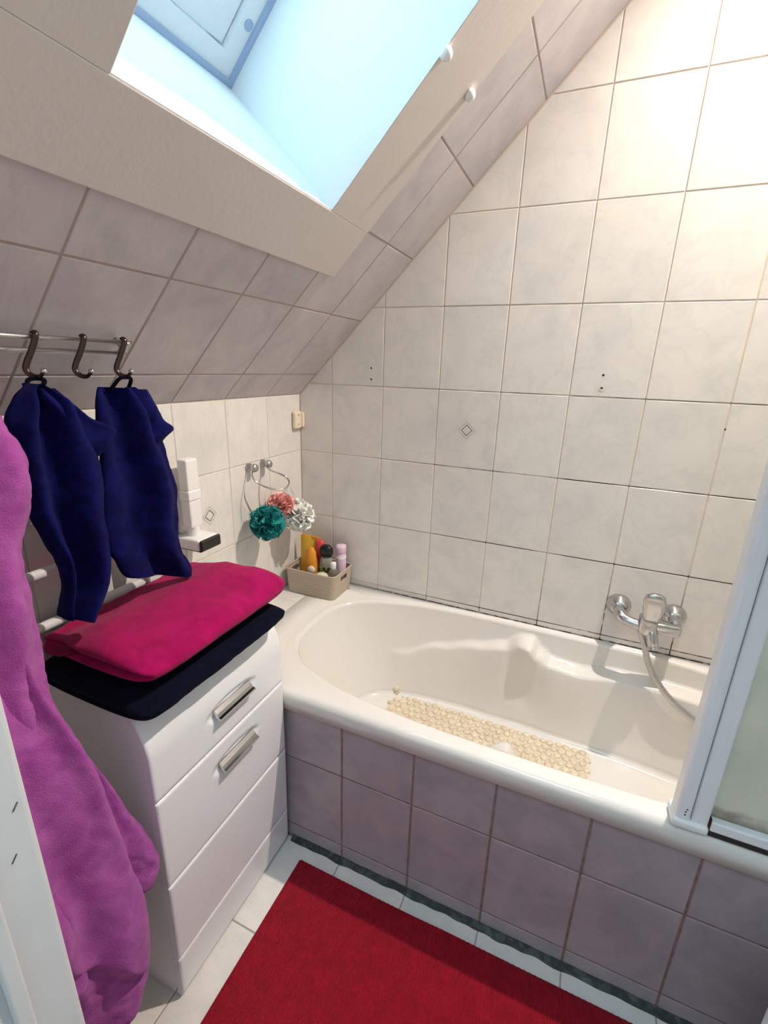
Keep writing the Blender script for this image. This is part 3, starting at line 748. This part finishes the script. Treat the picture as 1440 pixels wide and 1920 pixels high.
# ================================================================== SOFT GOODS
def fuzz(v, amp, sc):
    return amp*noise.noise(Vector(v)*sc) + amp*0.5*noise.noise(Vector(v)*sc*2.3)
def hang(rows, T, folds, nu=44, nv=10, fz=0.0012, n=Vector((1, 0, 0))):
    """hanging cloth as a closed soft body; rows of (zL, zR, yL, yR, x)"""
    Ls = catmull([(r[4], r[2], r[0]) for r in rows], nv); Rs = catmull([(r[4], r[3], r[1]) for r in rows], nv)
    m = len(Ls); v = []
    for j in range(m):
        tt = j/(m - 1); Tj = T(tt) if callable(T) else T
        Tj *= min(1.0, 0.25 + (1 - abs(2*tt - 1))*14)**0.5 if not callable(T) else 1
        for side in (1, -1):
            for i in range(nu):
                u = i/(nu - 1) if side > 0 else 1 - i/(nu - 1)
                u2 = 0.5 - 0.5*math.cos(math.pi*u)
                P = Ls[j].lerp(Rs[j], u2)
                d = side*Tj*0.5*(max(0.0, 4*u2*(1 - u2)))**0.4
                fo = sum(A*math.sin(2*math.pi*(k*u2 + ph + dr_*tt)) * smooth01(4*u2*(1-u2)*1.5) for k, A, ph, dr_ in folds)
                P = P + n*(d + fo)
                P = P + Vector((1, 0.3, 0.2))*(fuzz(P, fz, 60) + 0.007*noise.noise(P*11)) + Vector((0.2, 1, 0))*(fuzz(P, fz*0.8, 34) + 0.004*noise.noise(P*17))
                v.append(tuple(P))
    w_ = 2*nu; f = grid_faces(w_, m, wrap=True)
    f.append(tuple(range(w_))[::-1]); f.append(tuple((m-1)*w_ + k for k in range(w_)))
    return v, f
def merged(parts):
    V, F = [], []
    for v, f in parts:
        o = len(V); V += v; F += [tuple(i + o for i in q) for q in f]
    return V, F

T1 = [(1.322, 1.321, -1.046, -1.028, 0.190), (1.310, 1.308, -1.062, -1.009, 0.190), (1.298, 1.294, -1.072, -0.990, 0.190), (1.279, 1.270, -1.083, -0.977, 0.190), (1.260, 1.244, -1.091, -0.966, 0.190), (1.220, 1.197, -1.093, -0.956, 0.190), (1.177, 1.149, -1.090, -0.954, 0.190), (1.124, 1.089, -1.086, -0.959, 0.190), (1.063, 1.024, -1.069, -0.957, 0.190), (1.018, 0.981, -1.055, -0.961, 0.190), (0.975, 0.945, -1.051, -0.975, 0.190), (0.942, 0.914, -1.056, -0.995, 0.190), (0.914, 0.893, -1.058, -1.016, 0.190)]
T1F = [(1.315, 1.314, -1.040, -1.012, 0.196), (1.294, 1.290, -1.034, -0.989, 0.198), (1.270, 1.262, -1.020, -0.957, 0.2), (1.249, 1.238, -1.005, -0.917, 0.2), (1.224, 1.217, -0.995, -0.934, 0.2), (1.196, 1.190, -0.991, -0.962, 0.196)]
T2 = [(1.312, 1.310, -0.918, -0.840, 0.170), (1.299, 1.295, -0.923, -0.822, 0.170), (1.276, 1.268, -0.928, -0.808, 0.170), (1.242, 1.228, -0.932, -0.798, 0.170), (1.193, 1.170, -0.935, -0.786, 0.170), (1.144, 1.108, -0.942, -0.771, 0.170), (1.103, 1.058, -0.946, -0.768, 0.170), (1.051, 0.997, -0.948, -0.776, 0.170), (1.006, 0.945, -0.945, -0.774, 0.170), (0.980, 0.910, -0.937, -0.757, 0.170), (0.948, 0.882, -0.925, -0.749, 0.170), (0.932, 0.874, -0.915, -0.756, 0.170)]
T2F = [(1.308, 1.306, -0.874, -0.826, 0.182), (1.280, 1.277, -0.868, -0.810, 0.186), (1.252, 1.247, -0.858, -0.795, 0.186), (1.232, 1.224, -0.853, -0.773, 0.186), (1.212, 1.206, -0.848, -0.798, 0.184), (1.188, 1.183, -0.848, -0.812, 0.180)]
def cloth_part(name, me, m, parent, label=None):
    return part(name, me, m, parent, smooth=True, label=label)
def towel(name, label, main, flap, hook_y, folds, folds2):
    e = empty(name, label, 'towel', (0.19, hook_y, 1.33), 'navy towels on the hook rail')
    cloth_part('cloth', merged([hang(main, lambda t: 0.012 + 0.030*smooth01(t*4)*(1 - 0.25*t), folds), hang(flap, lambda t: 0.010 + 0.016*smooth01(t*3)*smooth01((1-t)*5), folds2, nv=8)]), 'navy', e)
    top = (main[0][0] + main[0][1])/2; yl, yr = main[0][2], main[0][3]; x = main[0][4]
    yc = (yl + yr)/2
    part('hanging_loop', tube(catmull([(x, max(yl, yc - 0.016), top - 0.008), (0.186, hook_y - 0.009, 1.326), (0.189, hook_y + 0.002, 1.3295), (0.190, hook_y + 0.014, 1.326), (x, min(yr, yc + 0.022), top - 0.008)], 6), 0.0035, 8), 'navy_dark', e, smooth=True)
    return e
towel('hand_towel', 'navy hand towel on the left hook, with one corner sticking out to the right', T1, T1F, -1.034, [(1.15, 0.020, 0.12, 0.28), (2.3, 0.007, 0.55, 0.45)], [(1.0, 0.004, 0.2, 0.1)])
towel('hand_towel', 'navy hand towel on the right hook, nearest the tiled end wall', T2, T2F, -0.876, [(1.1, 0.018, 0.60, -0.30), (2.2, 0.007, 0.1, -0.5)], [(1.0, 0.004, 0.5, 0.2)])

# robe
RU = [(1.352, 1.350, -1.180, -1.160, 0.235), (1.322, 1.318, -1.215, -1.145, 0.255), (1.277, 1.271, -1.245, -1.138, 0.273), (1.258, 1.249, -1.258, -1.131, 0.276), (1.234, 1.219, -1.265, -1.128, 0.279), (1.202, 1.182, -1.270, -1.132, 0.283), (1.164, 1.139, -1.275, -1.146, 0.288), (1.132, 1.105, -1.28, -1.161, 0.292), (1.099, 1.067, -1.285, -1.165, 0.296), (1.053, 1.012, -1.29, -1.169, 0.302), (1.000, 0.945, -1.295, -1.171, 0.306), (0.951, 0.885, -1.30, -1.176, 0.310), (0.80, 0.74, -1.30, -1.18, 0.315)]
RL = [(1.11, 1.09, -1.290, -1.225, 0.318), (1.062, 1.025, -1.300, -1.212, 0.327), (1.024, 0.972, -1.305, -1.202, 0.334), (0.968, 0.886, -1.310, -1.188, 0.343), (0.916, 0.798, -1.312, -1.170, 0.352), (0.875, 0.732, -1.314, -1.162, 0.359), (0.818, 0.638, -1.316, -1.152, 0.367), (0.754, 0.536, -1.316, -1.142, 0.377), (0.684, 0.433, -1.314, -1.137, 0.386), (0.631, 0.364, -1.308, -1.143, 0.392), (0.56, 0.335, -1.30, -1.158, 0.396), (0.50, 0.315, -1.285, -1.176, 0.396)]
RB = [(0.62, 0.50, -1.29, -1.19, 0.372), (0.52, 0.40, -1.285, -1.165, 0.380), (0.44, 0.345, -1.28, -1.150, 0.385), (0.38, 0.300, -1.28, -1.152, 0.388), (0.33, 0.262, -1.28, -1.166, 0.390), (0.29, 0.240, -1.28, -1.20, 0.390)]
RT = [(0.40, 0.33, -1.29, -1.19, 0.372), (0.32, 0.25, -1.29, -1.206, 0.376), (0.22, 0.17, -1.29, -1.215, 0.380), (0.12, 0.10, -1.29, -1.222, 0.384), (0.07, 0.06, -1.29, -1.228, 0.384)]
RF = [(0.80, 0.76, -1.185, -1.150, 0.325), (0.714, 0.661, -1.179, -1.123, 0.336), (0.647, 0.567, -1.174, -1.099, 0.346), (0.592, 0.490, -1.174, -1.082, 0.353), (0.556, 0.452, -1.172, -1.076, 0.356), (0.515, 0.432, -1.171, -1.094, 0.356), (0.480, 0.417, -1.168, -1.122, 0.354)]
RI = [(0.70, 0.67, -1.300, -1.262, 0.400), (0.65, 0.62, -1.302, -1.256, 0.409), (0.57, 0.54, -1.304, -1.254, 0.415), (0.49, 0.465, -1.304, -1.258, 0.418), (0.46, 0.445, -1.302, -1.268, 0.416)]
rb = empty('bathrobe', 'orchid pink fleece bathrobe hanging beside the white door frame', 'bathrobe', (0.2, -1.22, 1.36))
cloth_part('shoulder', hang(RU, lambda t: 0.03 + 0.075*smooth01(t*3), [(1.1, 0.012, 0.2, 0.5), (2.2, 0.004, 0.3, 0.8)], fz=0.0022), 'robe', rb)
cloth_part('skirt', merged([hang(RL, lambda t: 0.035 + 0.06*smooth01(t*2.5)*smooth01((1-t)*9 + 0.12), [(1.2, 0.016, 0.1, 0.2), (2.3, 0.005, 0.3, -0.5)], fz=0.002),
                       hang(RB, lambda t: 0.03 + 0.05*smooth01((1-t)*4), [(1.4, 0.008, 0.3, 0.2)], fz=0.004),
                       hang(RT, lambda t: 0.07, [(1.6, 0.008, 0.0, 0.2)], fz=0.003)]), 'robe', rb)
cloth_part('sleeve', hang(RF, lambda t: 0.02 + 0.045*smooth01(t*2)*smooth01((1-t)*7 + 0.2), [(1.2, 0.006, 0.2, 0.2)], fz=0.003), 'robe', rb)
cloth_part('belt', hang(RI, lambda t: 0.012 + 0.012*smooth01((1-t)*6), [(1.0, 0.002, 0.2, 0.2)], fz=0.002), 'robe', rb)
part('hanging_loop', tube(catmull([(0.222, -1.178, 1.345), (0.205, -1.175, 1.362), (0.196, -1.171, 1.345)], 6), 0.003, 8), 'robe', rb)

# folded towels on the cabinet
def folded(x0, x1, y0, y1, z0, z1, pw=3.0, crease=0.0, seed=0, dome=0.006, NU=56, NV=72, hump=False):
    """rounded slab: rings along y, closed x-z section"""
    v = []; cx, cz = (x0+x1)/2, (z0+z1)/2; hx, hz = (x1-x0)/2, (z1-z0)/2
    for j in range(NV + 1):
        t = -1 + 2*j/NV; y = (y0+y1)/2 + (y1-y0)/2*math.copysign(abs(math.sin(math.pi/2*abs(t)))**0.9, t)
        tt = (y - (y0+y1)/2)/((y1-y0)/2)
        k = (max(0.0, 1 - abs(tt)**7))**(1/3.2)
        for i in range(NU):
            a = 2*math.pi*i/NU
            sx, sz = superell(a, 1, 1, pw)
            X = cx + sx*(hx - 0.02*(1 - k)); Z = cz + sz*hz*max(k, 0.02)
            if hump:
                Z += (0.013*smooth01((tt - 0.35)/0.5)*k - 0.024*smooth01((cx - X)/0.13))*smooth01((sz + 0.2)/1.2)
            if sz > 0: Z += dome*noise.noise((X*7 + seed, y*6, 0.3)) + dome*0.6*noise.noise((X*16 + seed, y*13, 1.3))
            Y = y
            if crease and abs(tt) > 0.90:     # layers parting at the ends
                c = math.exp(-((Z - cz + 0.004)/(0.2*hz + 0.002))**2)
                Y -= math.copysign(crease*c*(abs(tt) - 0.90)/0.1, tt)
            p = Vector((X, Y, Z)); q = fuzz(p, 0.0014, 50)
            v.append((X + sx*q + 0.004*noise.noise((y*9, Z*12, seed)), Y, Z + (q if sz > -0.2 else 0)))
    f = grid_faces(NU, NV + 1, wrap=True); f.append(tuple(range(NU))[::-1]); f.append(tuple(NV*NU + k for k in range(NU)))
    return v, f
ft = empty('folded_towel', 'dark navy folded towel lying on the white cabinet under the magenta one', 'towel', (0.21, -0.86, 0.752))
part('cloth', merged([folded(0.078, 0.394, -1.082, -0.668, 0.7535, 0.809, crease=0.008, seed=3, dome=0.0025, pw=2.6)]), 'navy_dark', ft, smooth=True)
ft2 = empty('folded_towel', 'magenta folded bath towel on top of the navy towel on the cabinet', 'towel', (0.21, -0.86, 0.80))
part('cloth', merged([folded(0.080, 0.384, -1.062, -0.648, 0.811, 0.878, crease=0.018, seed=9, dome=0.009, pw=2.5, hump=True)]), 'magenta', ft2, smooth=True)

# rug
def rug():
    NX, NY = 150, 90; x0, x1, y0, y1 = 0.421, 1.37, -1.33, -0.700; v = []
    for j in range(NY + 1):
        for i in range(NX + 1):
            x = x0 + (x1 - x0)*i/NX; y = y0 + (y1 - y0)*j/NY
            y += 0.003*math.sin(x*7)*(1 if j == NY else j/NY)
            e = min(x - x0, x1 - x, y - y0, y1 + 0.004 - y)
            z = 0.0115*smooth01((e + 0.004)/0.010) + 0.0008*math.sin(x*2*math.pi/0.012) + 0.0012*noise.noise((x*8, y*8, 0)) + 0.001
            v.append((x, y, max(z, 0.0012)))
    f = grid_faces(NX + 1, NY + 1); return v, f
r_ = obj('rug', rug(), 'rug', None, smooth=True); tag(r_, 'dark red ribbed bath rug on the floor in front of the bathtub', 'rug')

# ================================================================== HOOK RAIL
hr = empty('hook_rail', 'double-bar metal hook rail fixed to the sloping tiles', 'rail', tuple(slope(0.216, -1.09, 0.0)))
y_end = -0.8355
for (x, z) in ((0.170, 1.3917), (0.150, 1.3722)):
    part('bar', tube([(x, -1.325, z), (x, y_end, z)], 0.0042, 12), 'brushed', hr, smooth=True)
for yb in (-0.846, -1.31):
    bm = bmesh.new()
    c = Vector((0.160, yb, 1.382)); obox(bm, c, US, YY, US.cross(YY), 0.019, 0.004, 0.006, 0.0015)
    obox(bm, c - N_*0.0125, US, YY, US.cross(YY), 0.005, 0.003, 0.012, 0.001)
    part('bracket', bm, 'brushed', hr)
def s_hook(yh, label):
    e = empty('s_hook', label, 'hook', (0.19, yh, 1.40), 'metal hooks on the rail')
    p = catmull([(0.169, yh + 0.022, 1.3985), (0.174, yh + 0.022, 1.400), (0.1785, yh + 0.020, 1.396), (0.178, yh + 0.017, 1.386), (0.176, yh + 0.010, 1.369), (0.174, yh + 0.002, 1.353), (0.174, yh - 0.001, 1.342), (0.180, yh + 0.002, 1.3335), (0.190, yh + 0.007, 1.332), (0.198, yh + 0.010, 1.339)], 6)
    part('hook_body', tube(p, 0.0034, 10, flat=(1.4, 0.8)), 'darkmetal', e, smooth=True)
    part('ball_tip', lathe([(0, -0.0052), (0.0037, -0.0037), (0.0052, 0), (0.0037, 0.0037), (0, 0.0052)], (0.1985, yh + 0.0105, 1.3405), (0, 0, 1), 12), 'chrome', e, smooth=True)
s_hook(-1.034, 'dark metal hook on the rail holding the left navy towel')
s_hook(-0.955, 'empty dark metal hook between the two navy towels')
s_hook(-0.876, 'dark metal hook on the rail holding the right navy towel')
s_hook(-1.171, 'dark metal hook on the rail holding the pink bathrobe')

# ================================================================== RADIATOR
rd = empty('towel_radiator', 'white tube towel radiator on the low wall behind the towels', 'radiator', (0.06, -1.03, 0.82))
for z in (1.067, 0.957, 0.847):
    part('tube', tube([(0.060, -1.312, z), (0.060, -0.795, z)], 0.0105, 14), 'radiator', rd, smooth=True)
for y in (-0.79, -1.318):
    part('upright', tube([(0.058, y, 0.815), (0.058, y, 1.10)], 0.014, 14), 'radiator', rd, smooth=True)
for y in (-0.79, -1.318):
    for z in (0.87, 1.02): part('wall_mount', tube([(0.0005, y, z), (0.058, y, z)], 0.008, 10), 'radiator', rd)

# ================================================================== KNEE WALL FITTINGS
dp = empty('wall_dispenser', 'white wall-mounted dispenser with square upright tube and black-fronted foot', 'dispenser', (0.0, -0.6, 0.86))
bm = bmesh.new(); add_box(bm, 0.001, 0.092, -0.642, -0.566, 0.872, 0.905, 0.007, 3); part('foot', bm, 'whitep', dp)
bm = bmesh.new(); add_box(bm, 0.0915, 0.103, -0.641, -0.567, 0.8725, 0.9045, 0.006, 3); part('front_cap', bm, 'blackmatt', dp, label='dark front cap')
part('foot_underside', box(0.004, 0.094, -0.637, -0.571, 0.8695, 0.8725, bevel=0.001), 'blackmatt', dp)
bm = bmesh.new(); add_box(bm, 0.030, 0.062, -0.630, -0.588, 1.032, 1.118, 0.005, 2); part('upper_tube', bm, 'whitep', dp)
bm = bmesh.new(); add_box(bm, 0.0285, 0.0635, -0.6315, -0.5865, 1.005, 1.034, 0.004, 2); part('collar', bm, 'whitep', dp)
bm = bmesh.new(); add_box(bm, 0.030, 0.062, -0.630, -0.588, 0.930, 1.007, 0.005, 2); part('lower_tube', bm, 'whitep', dp)
bm = bmesh.new(); add_lathe(bm, [(0.016, 0.0), (0.0155, 0.03)], (0.046, -0.609, 0.903), (0, 0, 1), 20); part('neck', bm, 'whitep', dp, smooth=False)
bm = bmesh.new(); add_box(bm, 0.001, 0.014, -0.622, -0.594, 0.905, 1.09, 0.003, 2); part('wall_strip', bm, 'whitep', dp)
bm = bmesh.new(); add_box(bm, 0.012, 0.032, -0.618, -0.600, 1.02, 1.03, 0.002, 1); part('clip', bm, 'whitep', dp)

rh = empty('ring_holder', 'looped chrome wire towel holder on two round wall mounts', 'holder', (0.0, -0.28, 1.035))
rp_ = catmull([(0.020, -0.312, 1.030), (0.030, -0.332, 1.014), (0.048, -0.334, 0.996), (0.070, -0.312, 0.977), (0.090, -0.283, 0.965), (0.105, -0.259, 0.966), (0.114, -0.249, 0.984), (0.108, -0.255, 1.003), (0.085, -0.262, 1.014), (0.050, -0.258, 1.020), (0.030, -0.250, 1.026), (0.020, -0.240, 1.032)], 8)
part('wire_loop', tube(rp_, 0.0028, 8), 'chrome', rh, smooth=True)
for y in (-0.313, -0.239):
    part('mount', lathe([(0.014, 0), (0.014, 0.006), (0.008, 0.010), (0.009, 0.014), (0.0135, 0.020), (0.0145, 0.027), (0.011, 0.034), (0, 0.037)], (0.0003, y, 1.036), (1, 0, 0), 20), 'brushed', rh, smooth=True)

bk_ = empty('wall_bracket', 'small cream plastic bracket with two screw holes in the wall corner', 'bracket', (0.0, -0.04, 1.165))
bm = bmesh.new(); add_box(bm, 0.0005, 0.018, -0.058, -0.016, 1.133, 1.197, 0.007, 3); part('plate', bm, 'cream', bk_)
bm = bmesh.new(); add_box(bm, 0.0005, 0.022, -0.016, -0.0008, 1.137, 1.192, 0.005, 2); part('side_wing', bm, 'cream', bk_)
for z in (1.187 - 0.004, 1.150): hole(bk_, (0.0178, -0.037, z), (1, 0, 0), 0.0026)

def puff(name, label, c, r, m, cords, seed, squash=1.0):
    rnd = random.Random(seed); e = empty(name, label, 'shower puff', c, 'shower puffs hanging on the wire loop')
    C = Vector(c); V, F = [], []
    N_P = 64
    for k in range(N_P):
        ph = math.acos(1 - 2*(k + 0.5)/N_P); th = math.pi*(1 + 5**0.5)*k + rnd.uniform(-.2, .2)
        d = Vector((math.sin(ph)*math.cos(th), math.sin(ph)*math.sin(th), math.cos(ph)))
        u = d.orthogonal().normalized(); a = rnd.uniform(0, 6.28); u = (u*math.cos(a) + d.cross(u)*math.sin(a)); w2 = d.cross(u)
        L_ = r*rnd.uniform(0.55, 0.8); H = r*rnd.uniform(0.42, 0.6); o = len(V); nu, nv = 12, 5
        p1, p2, fr = rnd.uniform(0, 6), rnd.uniform(0, 6), rnd.uniform(1.2, 2.2)
        for j in range(nv):
            q = j/(nv - 1)
            for i in range(nu):
                s = i/(nu - 1)*2 - 1
                wob = math.sin(fr*math.pi*s + p1)*r*0.20*(0.3 + q)
                P = C + d*(r*0.52 + H*q*(1 - 0.35*s*s)) + u*(s*L_*(0.7 + 0.4*q)) + w2*(wob + 0.22*r*q*q*math.sin(p2))
                P.z = C.z + (P.z - C.z)*squash
                V.append(tuple(P))
        F += [tuple(x + o for x in q_) for q_ in grid_faces(nu, nv)]
    bm = bmesh.new(); bv2 = [bm.verts.new(p) for p in V]
    for x in F: bm.faces.new([bv2[i] for i in x])
    bmesh.ops.create_icosphere(bm, subdivisions=2, radius=r*0.62, matrix=Matrix.Translation(C))
    part('ruffles', bm, m, e, smooth=True)
    for cp in cords: part('cord', tube(catmull(cp, 6), 0.0012, 6), 'cord', e)
    return e
tl = puff('shower_puff', 'teal mesh shower puff hanging at the left', (0.080, -0.330, 0.862), 0.051, 'teal', [[(0.075, -0.325, 0.915), (0.072, -0.315, 0.95), (0.070, -0.312, 0.976)], [(0.03, -0.36, 0.90), (0.006, -0.355, 0.94), (0.006, -0.325, 1.02)]], 3)
pk = puff('shower_puff', 'coral pink mesh shower puff behind the white one', (0.056, -0.222, 0.892), 0.043, 'pink', [[(0.058, -0.222, 0.93), (0.088, -0.235, 0.95), (0.108, -0.253, 0.964)]], 11, 0.85)
wp = puff('shower_puff', 'white mesh shower puff above the basket', (0.084, -0.156, 0.836), 0.053, 'whitemesh', [[(0.084, -0.156, 0.883), (0.09, -0.19, 0.93), (0.112, -0.249, 0.985)], [(0.082, -0.158, 0.883), (0.095, -0.2, 0.925), (0.1145, -0.249, 0.978)]], 23)

# ================================================================== STOPPERS on the painted board
for nm, lab, s, y in (('round_stopper', 'white round stopper at the edge of the skylight opening', 0.93, -0.517), ('round_stopper', 'white round stopper near the tiled border of the slope', 0.938, -0.361)):
    o = obj(nm, lathe([(0.0115, 0), (0.012, 0.004), (0.0105, 0.010), (0.006, 0.0145), (0, 0.016)], slope(s, y, 0.0112), N_, 20), 'whitep', None, smooth=True)
    tag(o, lab, 'stopper', 'white stoppers on the skylight board')

# ================================================================== BASKET
BX0, BX1, BY0, BY1, BZ = 0.022, 0.238, -0.166, -0.018, 0.5285
def basket():
    H = 0.094; r = 0.020; per = []
    corners = [((BX1 - r, BY0 + r), -90), ((BX1 - r, BY1 - r), 0), ((BX0 + r, BY1 - r), 90), ((BX0 + r, BY0 + r), 180)]
    pts = []
    for (cx, cy), a0 in corners:
        for k in range(9):
            a = math.radians(a0 + 90*k/8); pts.append((cx + r*math.cos(a), cy + r*math.sin(a)))
    # resample
    L = [0]
    for a, b in zip(pts, pts[1:] + pts[:1]): L.append(L[-1] + math.hypot(b[0]-a[0], b[1]-a[1]))
    n = 168; out = []
    for i in range(n):
        s = L[-1]*i/n
        for k in range(len(pts)):
            if L[k] <= s <= L[k+1]:
                a, b = pts[k], pts[(k+1) % len(pts)]; t = (s - L[k])/max(1e-9, L[k+1]-L[k]); out.append((a[0] + (b[0]-a[0])*t, a[1] + (b[1]-a[1])*t)); break
    rows = 24; cx, cy = (BX0+BX1)/2, (BY0+BY1)/2; bm = bmesh.new(); g = []
    for j in range(rows + 1):
        t = j/rows; sc = 0.93 + 0.07*t
        ring = []
        for i, (x, y) in enumerate(out):
            zz = BZ + 0.001 + H*t
            # the rim dips at the middle of the short ends' sides as in a handled box
            wv = 0.0006*math.sin(i*math.pi/2)*math.sin(j*math.pi/2)
            ring.append(bm.verts.new((cx + (x-cx)*(sc + wv*4), cy + (y-cy)*(sc + wv*4), zz)))
        g.append(ring)
    for j in range(rows):
        for i in range(n):
            x, y = out[i]; t = (j + 0.5)/rows
            slot = (x > BX1 - 0.004 or x < BX0 + 0.004) and abs(y - cy) < 0.026 and 0.62 < t < 0.82
            weave = (0.08 < t < 0.86 and j % 3 == 1 and (i + (j//3)) % 3 == 0 and not (abs(y - cy) < 0.036 and 0.5 < t))
            if slot: continue
            fce = (g[j][i], g[j][(i+1) % n], g[j+1][(i+1) % n], g[j+1][i])
            if weave:
                c = sum((v_.co for v_ in fce), Vector())/4; nrm = Vector((x - cx, (y - cy)*1.4, 0)).normalized()
                q = [bm.verts.new(v_.co.lerp(c, 0.35) - nrm*0.0012) for v_ in fce]
                for k in range(4): bm.faces.new((fce[k], fce[(k+1) % 4], q[(k+1) % 4], q[k]))
                bm.faces.new(q)
            else: bm.faces.new(fce)
    bm.faces.new(g[0][::-1]); return bm, g
bs = empty('storage_basket', 'taupe woven plastic basket with handle slots on the bathtub corner', 'basket', ((BX0+BX1)/2, (BY0+BY1)/2, BZ))
bm, g = basket(); top = [v_.co.copy() for v_ in g[-1]]
bo = part('basket_body', bm, 'basket', bs, smooth=False)
so = bo.modifiers.new('thick', 'SOLIDIFY'); so.thickness = 0.0024; so.offset = 0
part('rim', tube(top, 0.0032, 8, closed=True), 'basket', bs, smooth=True)

def sachet():
    e = empty('yellow_packet', 'yellow foil packet at the left back of the basket', 'packet', (0.060, -0.060, 0.531))
    V = []; NU, NV = 12, 16
    for side in (1, -1):
        for j in range(NV + 1):
            for i in range(NU + 1):
                u, t = i/NU, j/NV; th = 0.010*math.sin(math.pi*u)**0.5*math.sin(math.pi*min(1, t*0.93 + 0.02))**0.6 if 0 < u < 1 else 0
                x = 0.030 + 0.076*u + 0.003*t; y = -0.060 + side*th - 0.020*t*0 + 0.012*(u - 0.5); z = 0.545 + 0.180*t + 0.004*math.sin(5*u)
                V.append((x, y, z))
    n = (NU+1)*(NV+1); F = grid_faces(NU+1, NV+1) + [tuple(q + n for q in f_) for f_ in grid_faces(NU+1, NV+1)]
    part('pouch', (V, F), 'yellow', e, smooth=True)
    part('top_seal', boxes([(0.033, 0.109, -0.063, -0.057, 0.714, 0.727)]), 'orange', e)
sachet()
def bottle(name, label, c, prof, m, capprof=None, capm=None, sx=1.0, sy=1.0, rot=0.0, extra=None, cat='bottle'):
    e = empty(name, label, cat, c, None)
    part('body', lathe(prof, c, (0, 0, 1), 28, sx=sx, sy=sy, rot=rot), m, e, smooth=True)
    if capprof: part('cap', lathe(capprof, c, (0, 0, 1), 24, sx=sx if sx < 1 else 1, sy=sy if sy < 1 else 1, rot=rot), capm, e, smooth=True)
    if extra: extra(e)
    return e
Zb = 0.5315
bottle('shower_bottle', 'orange tapered bottle with a round pale badge in front of the yellow packet', (0.100, -0.098, Zb), [(0.0, 0), (0.024, 0.001), (0.028, 0.012), (0.029, 0.06), (0.027, 0.11), (0.019, 0.148), (0.009, 0.164), (0.0, 0.168)], 'orange', sx=1.0, sy=0.6, rot=0.1,
       extra=lambda e: part('round_badge', lathe([(0.0, 0.006), (0.011, 0.0045), (0.0155, 0.001), (0.016, -0.004)], (0.110, -0.118, 0.612), (0.1, -1, 0.1), 20), 'label', e, smooth=True))
bottle('red_bottle', 'coral red bottle behind the orange one', (0.118, -0.062, Zb), [(0.0, 0), (0.02, 0.001), (0.022, 0.01), (0.022, 0.15), (0.020, 0.176), (0.012, 0.188), (0.0, 0.190)], 'redp', sx=1.0, sy=0.7)
bottle('black_cap_bottle', 'clear bottle with a wide black cap in the middle of the basket', (0.158, -0.085, Zb), [(0.0, 0), (0.026, 0.001), (0.028, 0.012), (0.028, 0.105), (0.022, 0.128), (0.013, 0.138)], 'clearbottle',
       [(0.013, 0.134), (0.022, 0.136), (0.027, 0.150), (0.0255, 0.170), (0.015, 0.180), (0.0, 0.181)], 'black', sx=1.0, sy=0.72, rot=0.1,
       extra=lambda e: part('label', lathe([(0.0285, 0.055), (0.0287, 0.056), (0.0287, 0.095), (0.0285, 0.096)], (0.158, -0.0852, Zb), (0, 0, 1), 28, sx=1.0, sy=0.73, rot=0.1), 'green', e))
bottle('travel_bottle', 'small smoky clear bottle with a white cap at the front right of the basket', (0.203, -0.110, Zb), [(0.0, 0), (0.018, 0.001), (0.020, 0.01), (0.020, 0.085), (0.016, 0.098), (0.008, 0.104)], 'smoke', [(0.009, 0.101), (0.0105, 0.103), (0.0105, 0.126), (0.009, 0.128), (0.0, 0.1285)], 'whitep',
       extra=lambda e: part('label', lathe([(0.0204, 0.03), (0.0205, 0.031), (0.0205, 0.068), (0.0204, 0.069)], (0.203, -0.110, Zb), (0, 0, 1), 28), 'label', e))
bottle('lilac_bottle', 'tall pale lilac bottle at the right back of the basket', (0.206, -0.056, Zb), [(0.0, 0), (0.018, 0.001), (0.0195, 0.012), (0.0195, 0.140), (0.0185, 0.146)], 'lilac', [(0.0185, 0.147), (0.020, 0.150), (0.0205, 0.170), (0.0195, 0.178), (0.012, 0.1805), (0.0, 0.181)], 'lilac',
       extra=lambda e: part('neck_band', lathe([(0.0200, 0.128), (0.0202, 0.129), (0.0202, 0.136), (0.0200, 0.137)], (0.206, -0.056, Zb), (0, 0, 1), 24), 'whitep', e))
o = obj('soap_bar', lathe([(0, 0), (0.024, 0.001), (0.030, 0.008), (0.028, 0.016), (0.016, 0.021), (0, 0.022)], (0.168, -0.128, 0.592), (0.1, -0.35, 1), 24, sy=0.7), 'soap', None, smooth=True)
tag(o, 'oval cream soap bar at the front edge of the basket', 'soap')
o = obj('sponge_block', box(0.145, 0.195, -0.150, -0.120, 0.532, 0.592, bevel=0.006), 'whitemesh', None); tag(o, 'pale bath sponge under the soap inside the basket', 'sponge')

bn = empty('floor_bin', 'plain white upright bin cut off by the bottom right corner of the picture', 'bin', (1.513, -0.862, 0.0))
part('body', lathe([(0.0, 0.001), (0.112, 0.001), (0.118, 0.006), (0.120, 0.40), (0.116, 0.404)], (1.513, -0.862, 0.0), (0, 0, 1), 48), 'whitep', bn, smooth=True)
part('lid', lathe([(0.0, 0.404), (0.121, 0.404), (0.121, 0.420), (0.10, 0.436), (0.05, 0.446), (0.0, 0.448)], (1.513, -0.862, 0.0005), (0, 0, 1), 48), 'whitep', bn, smooth=True)
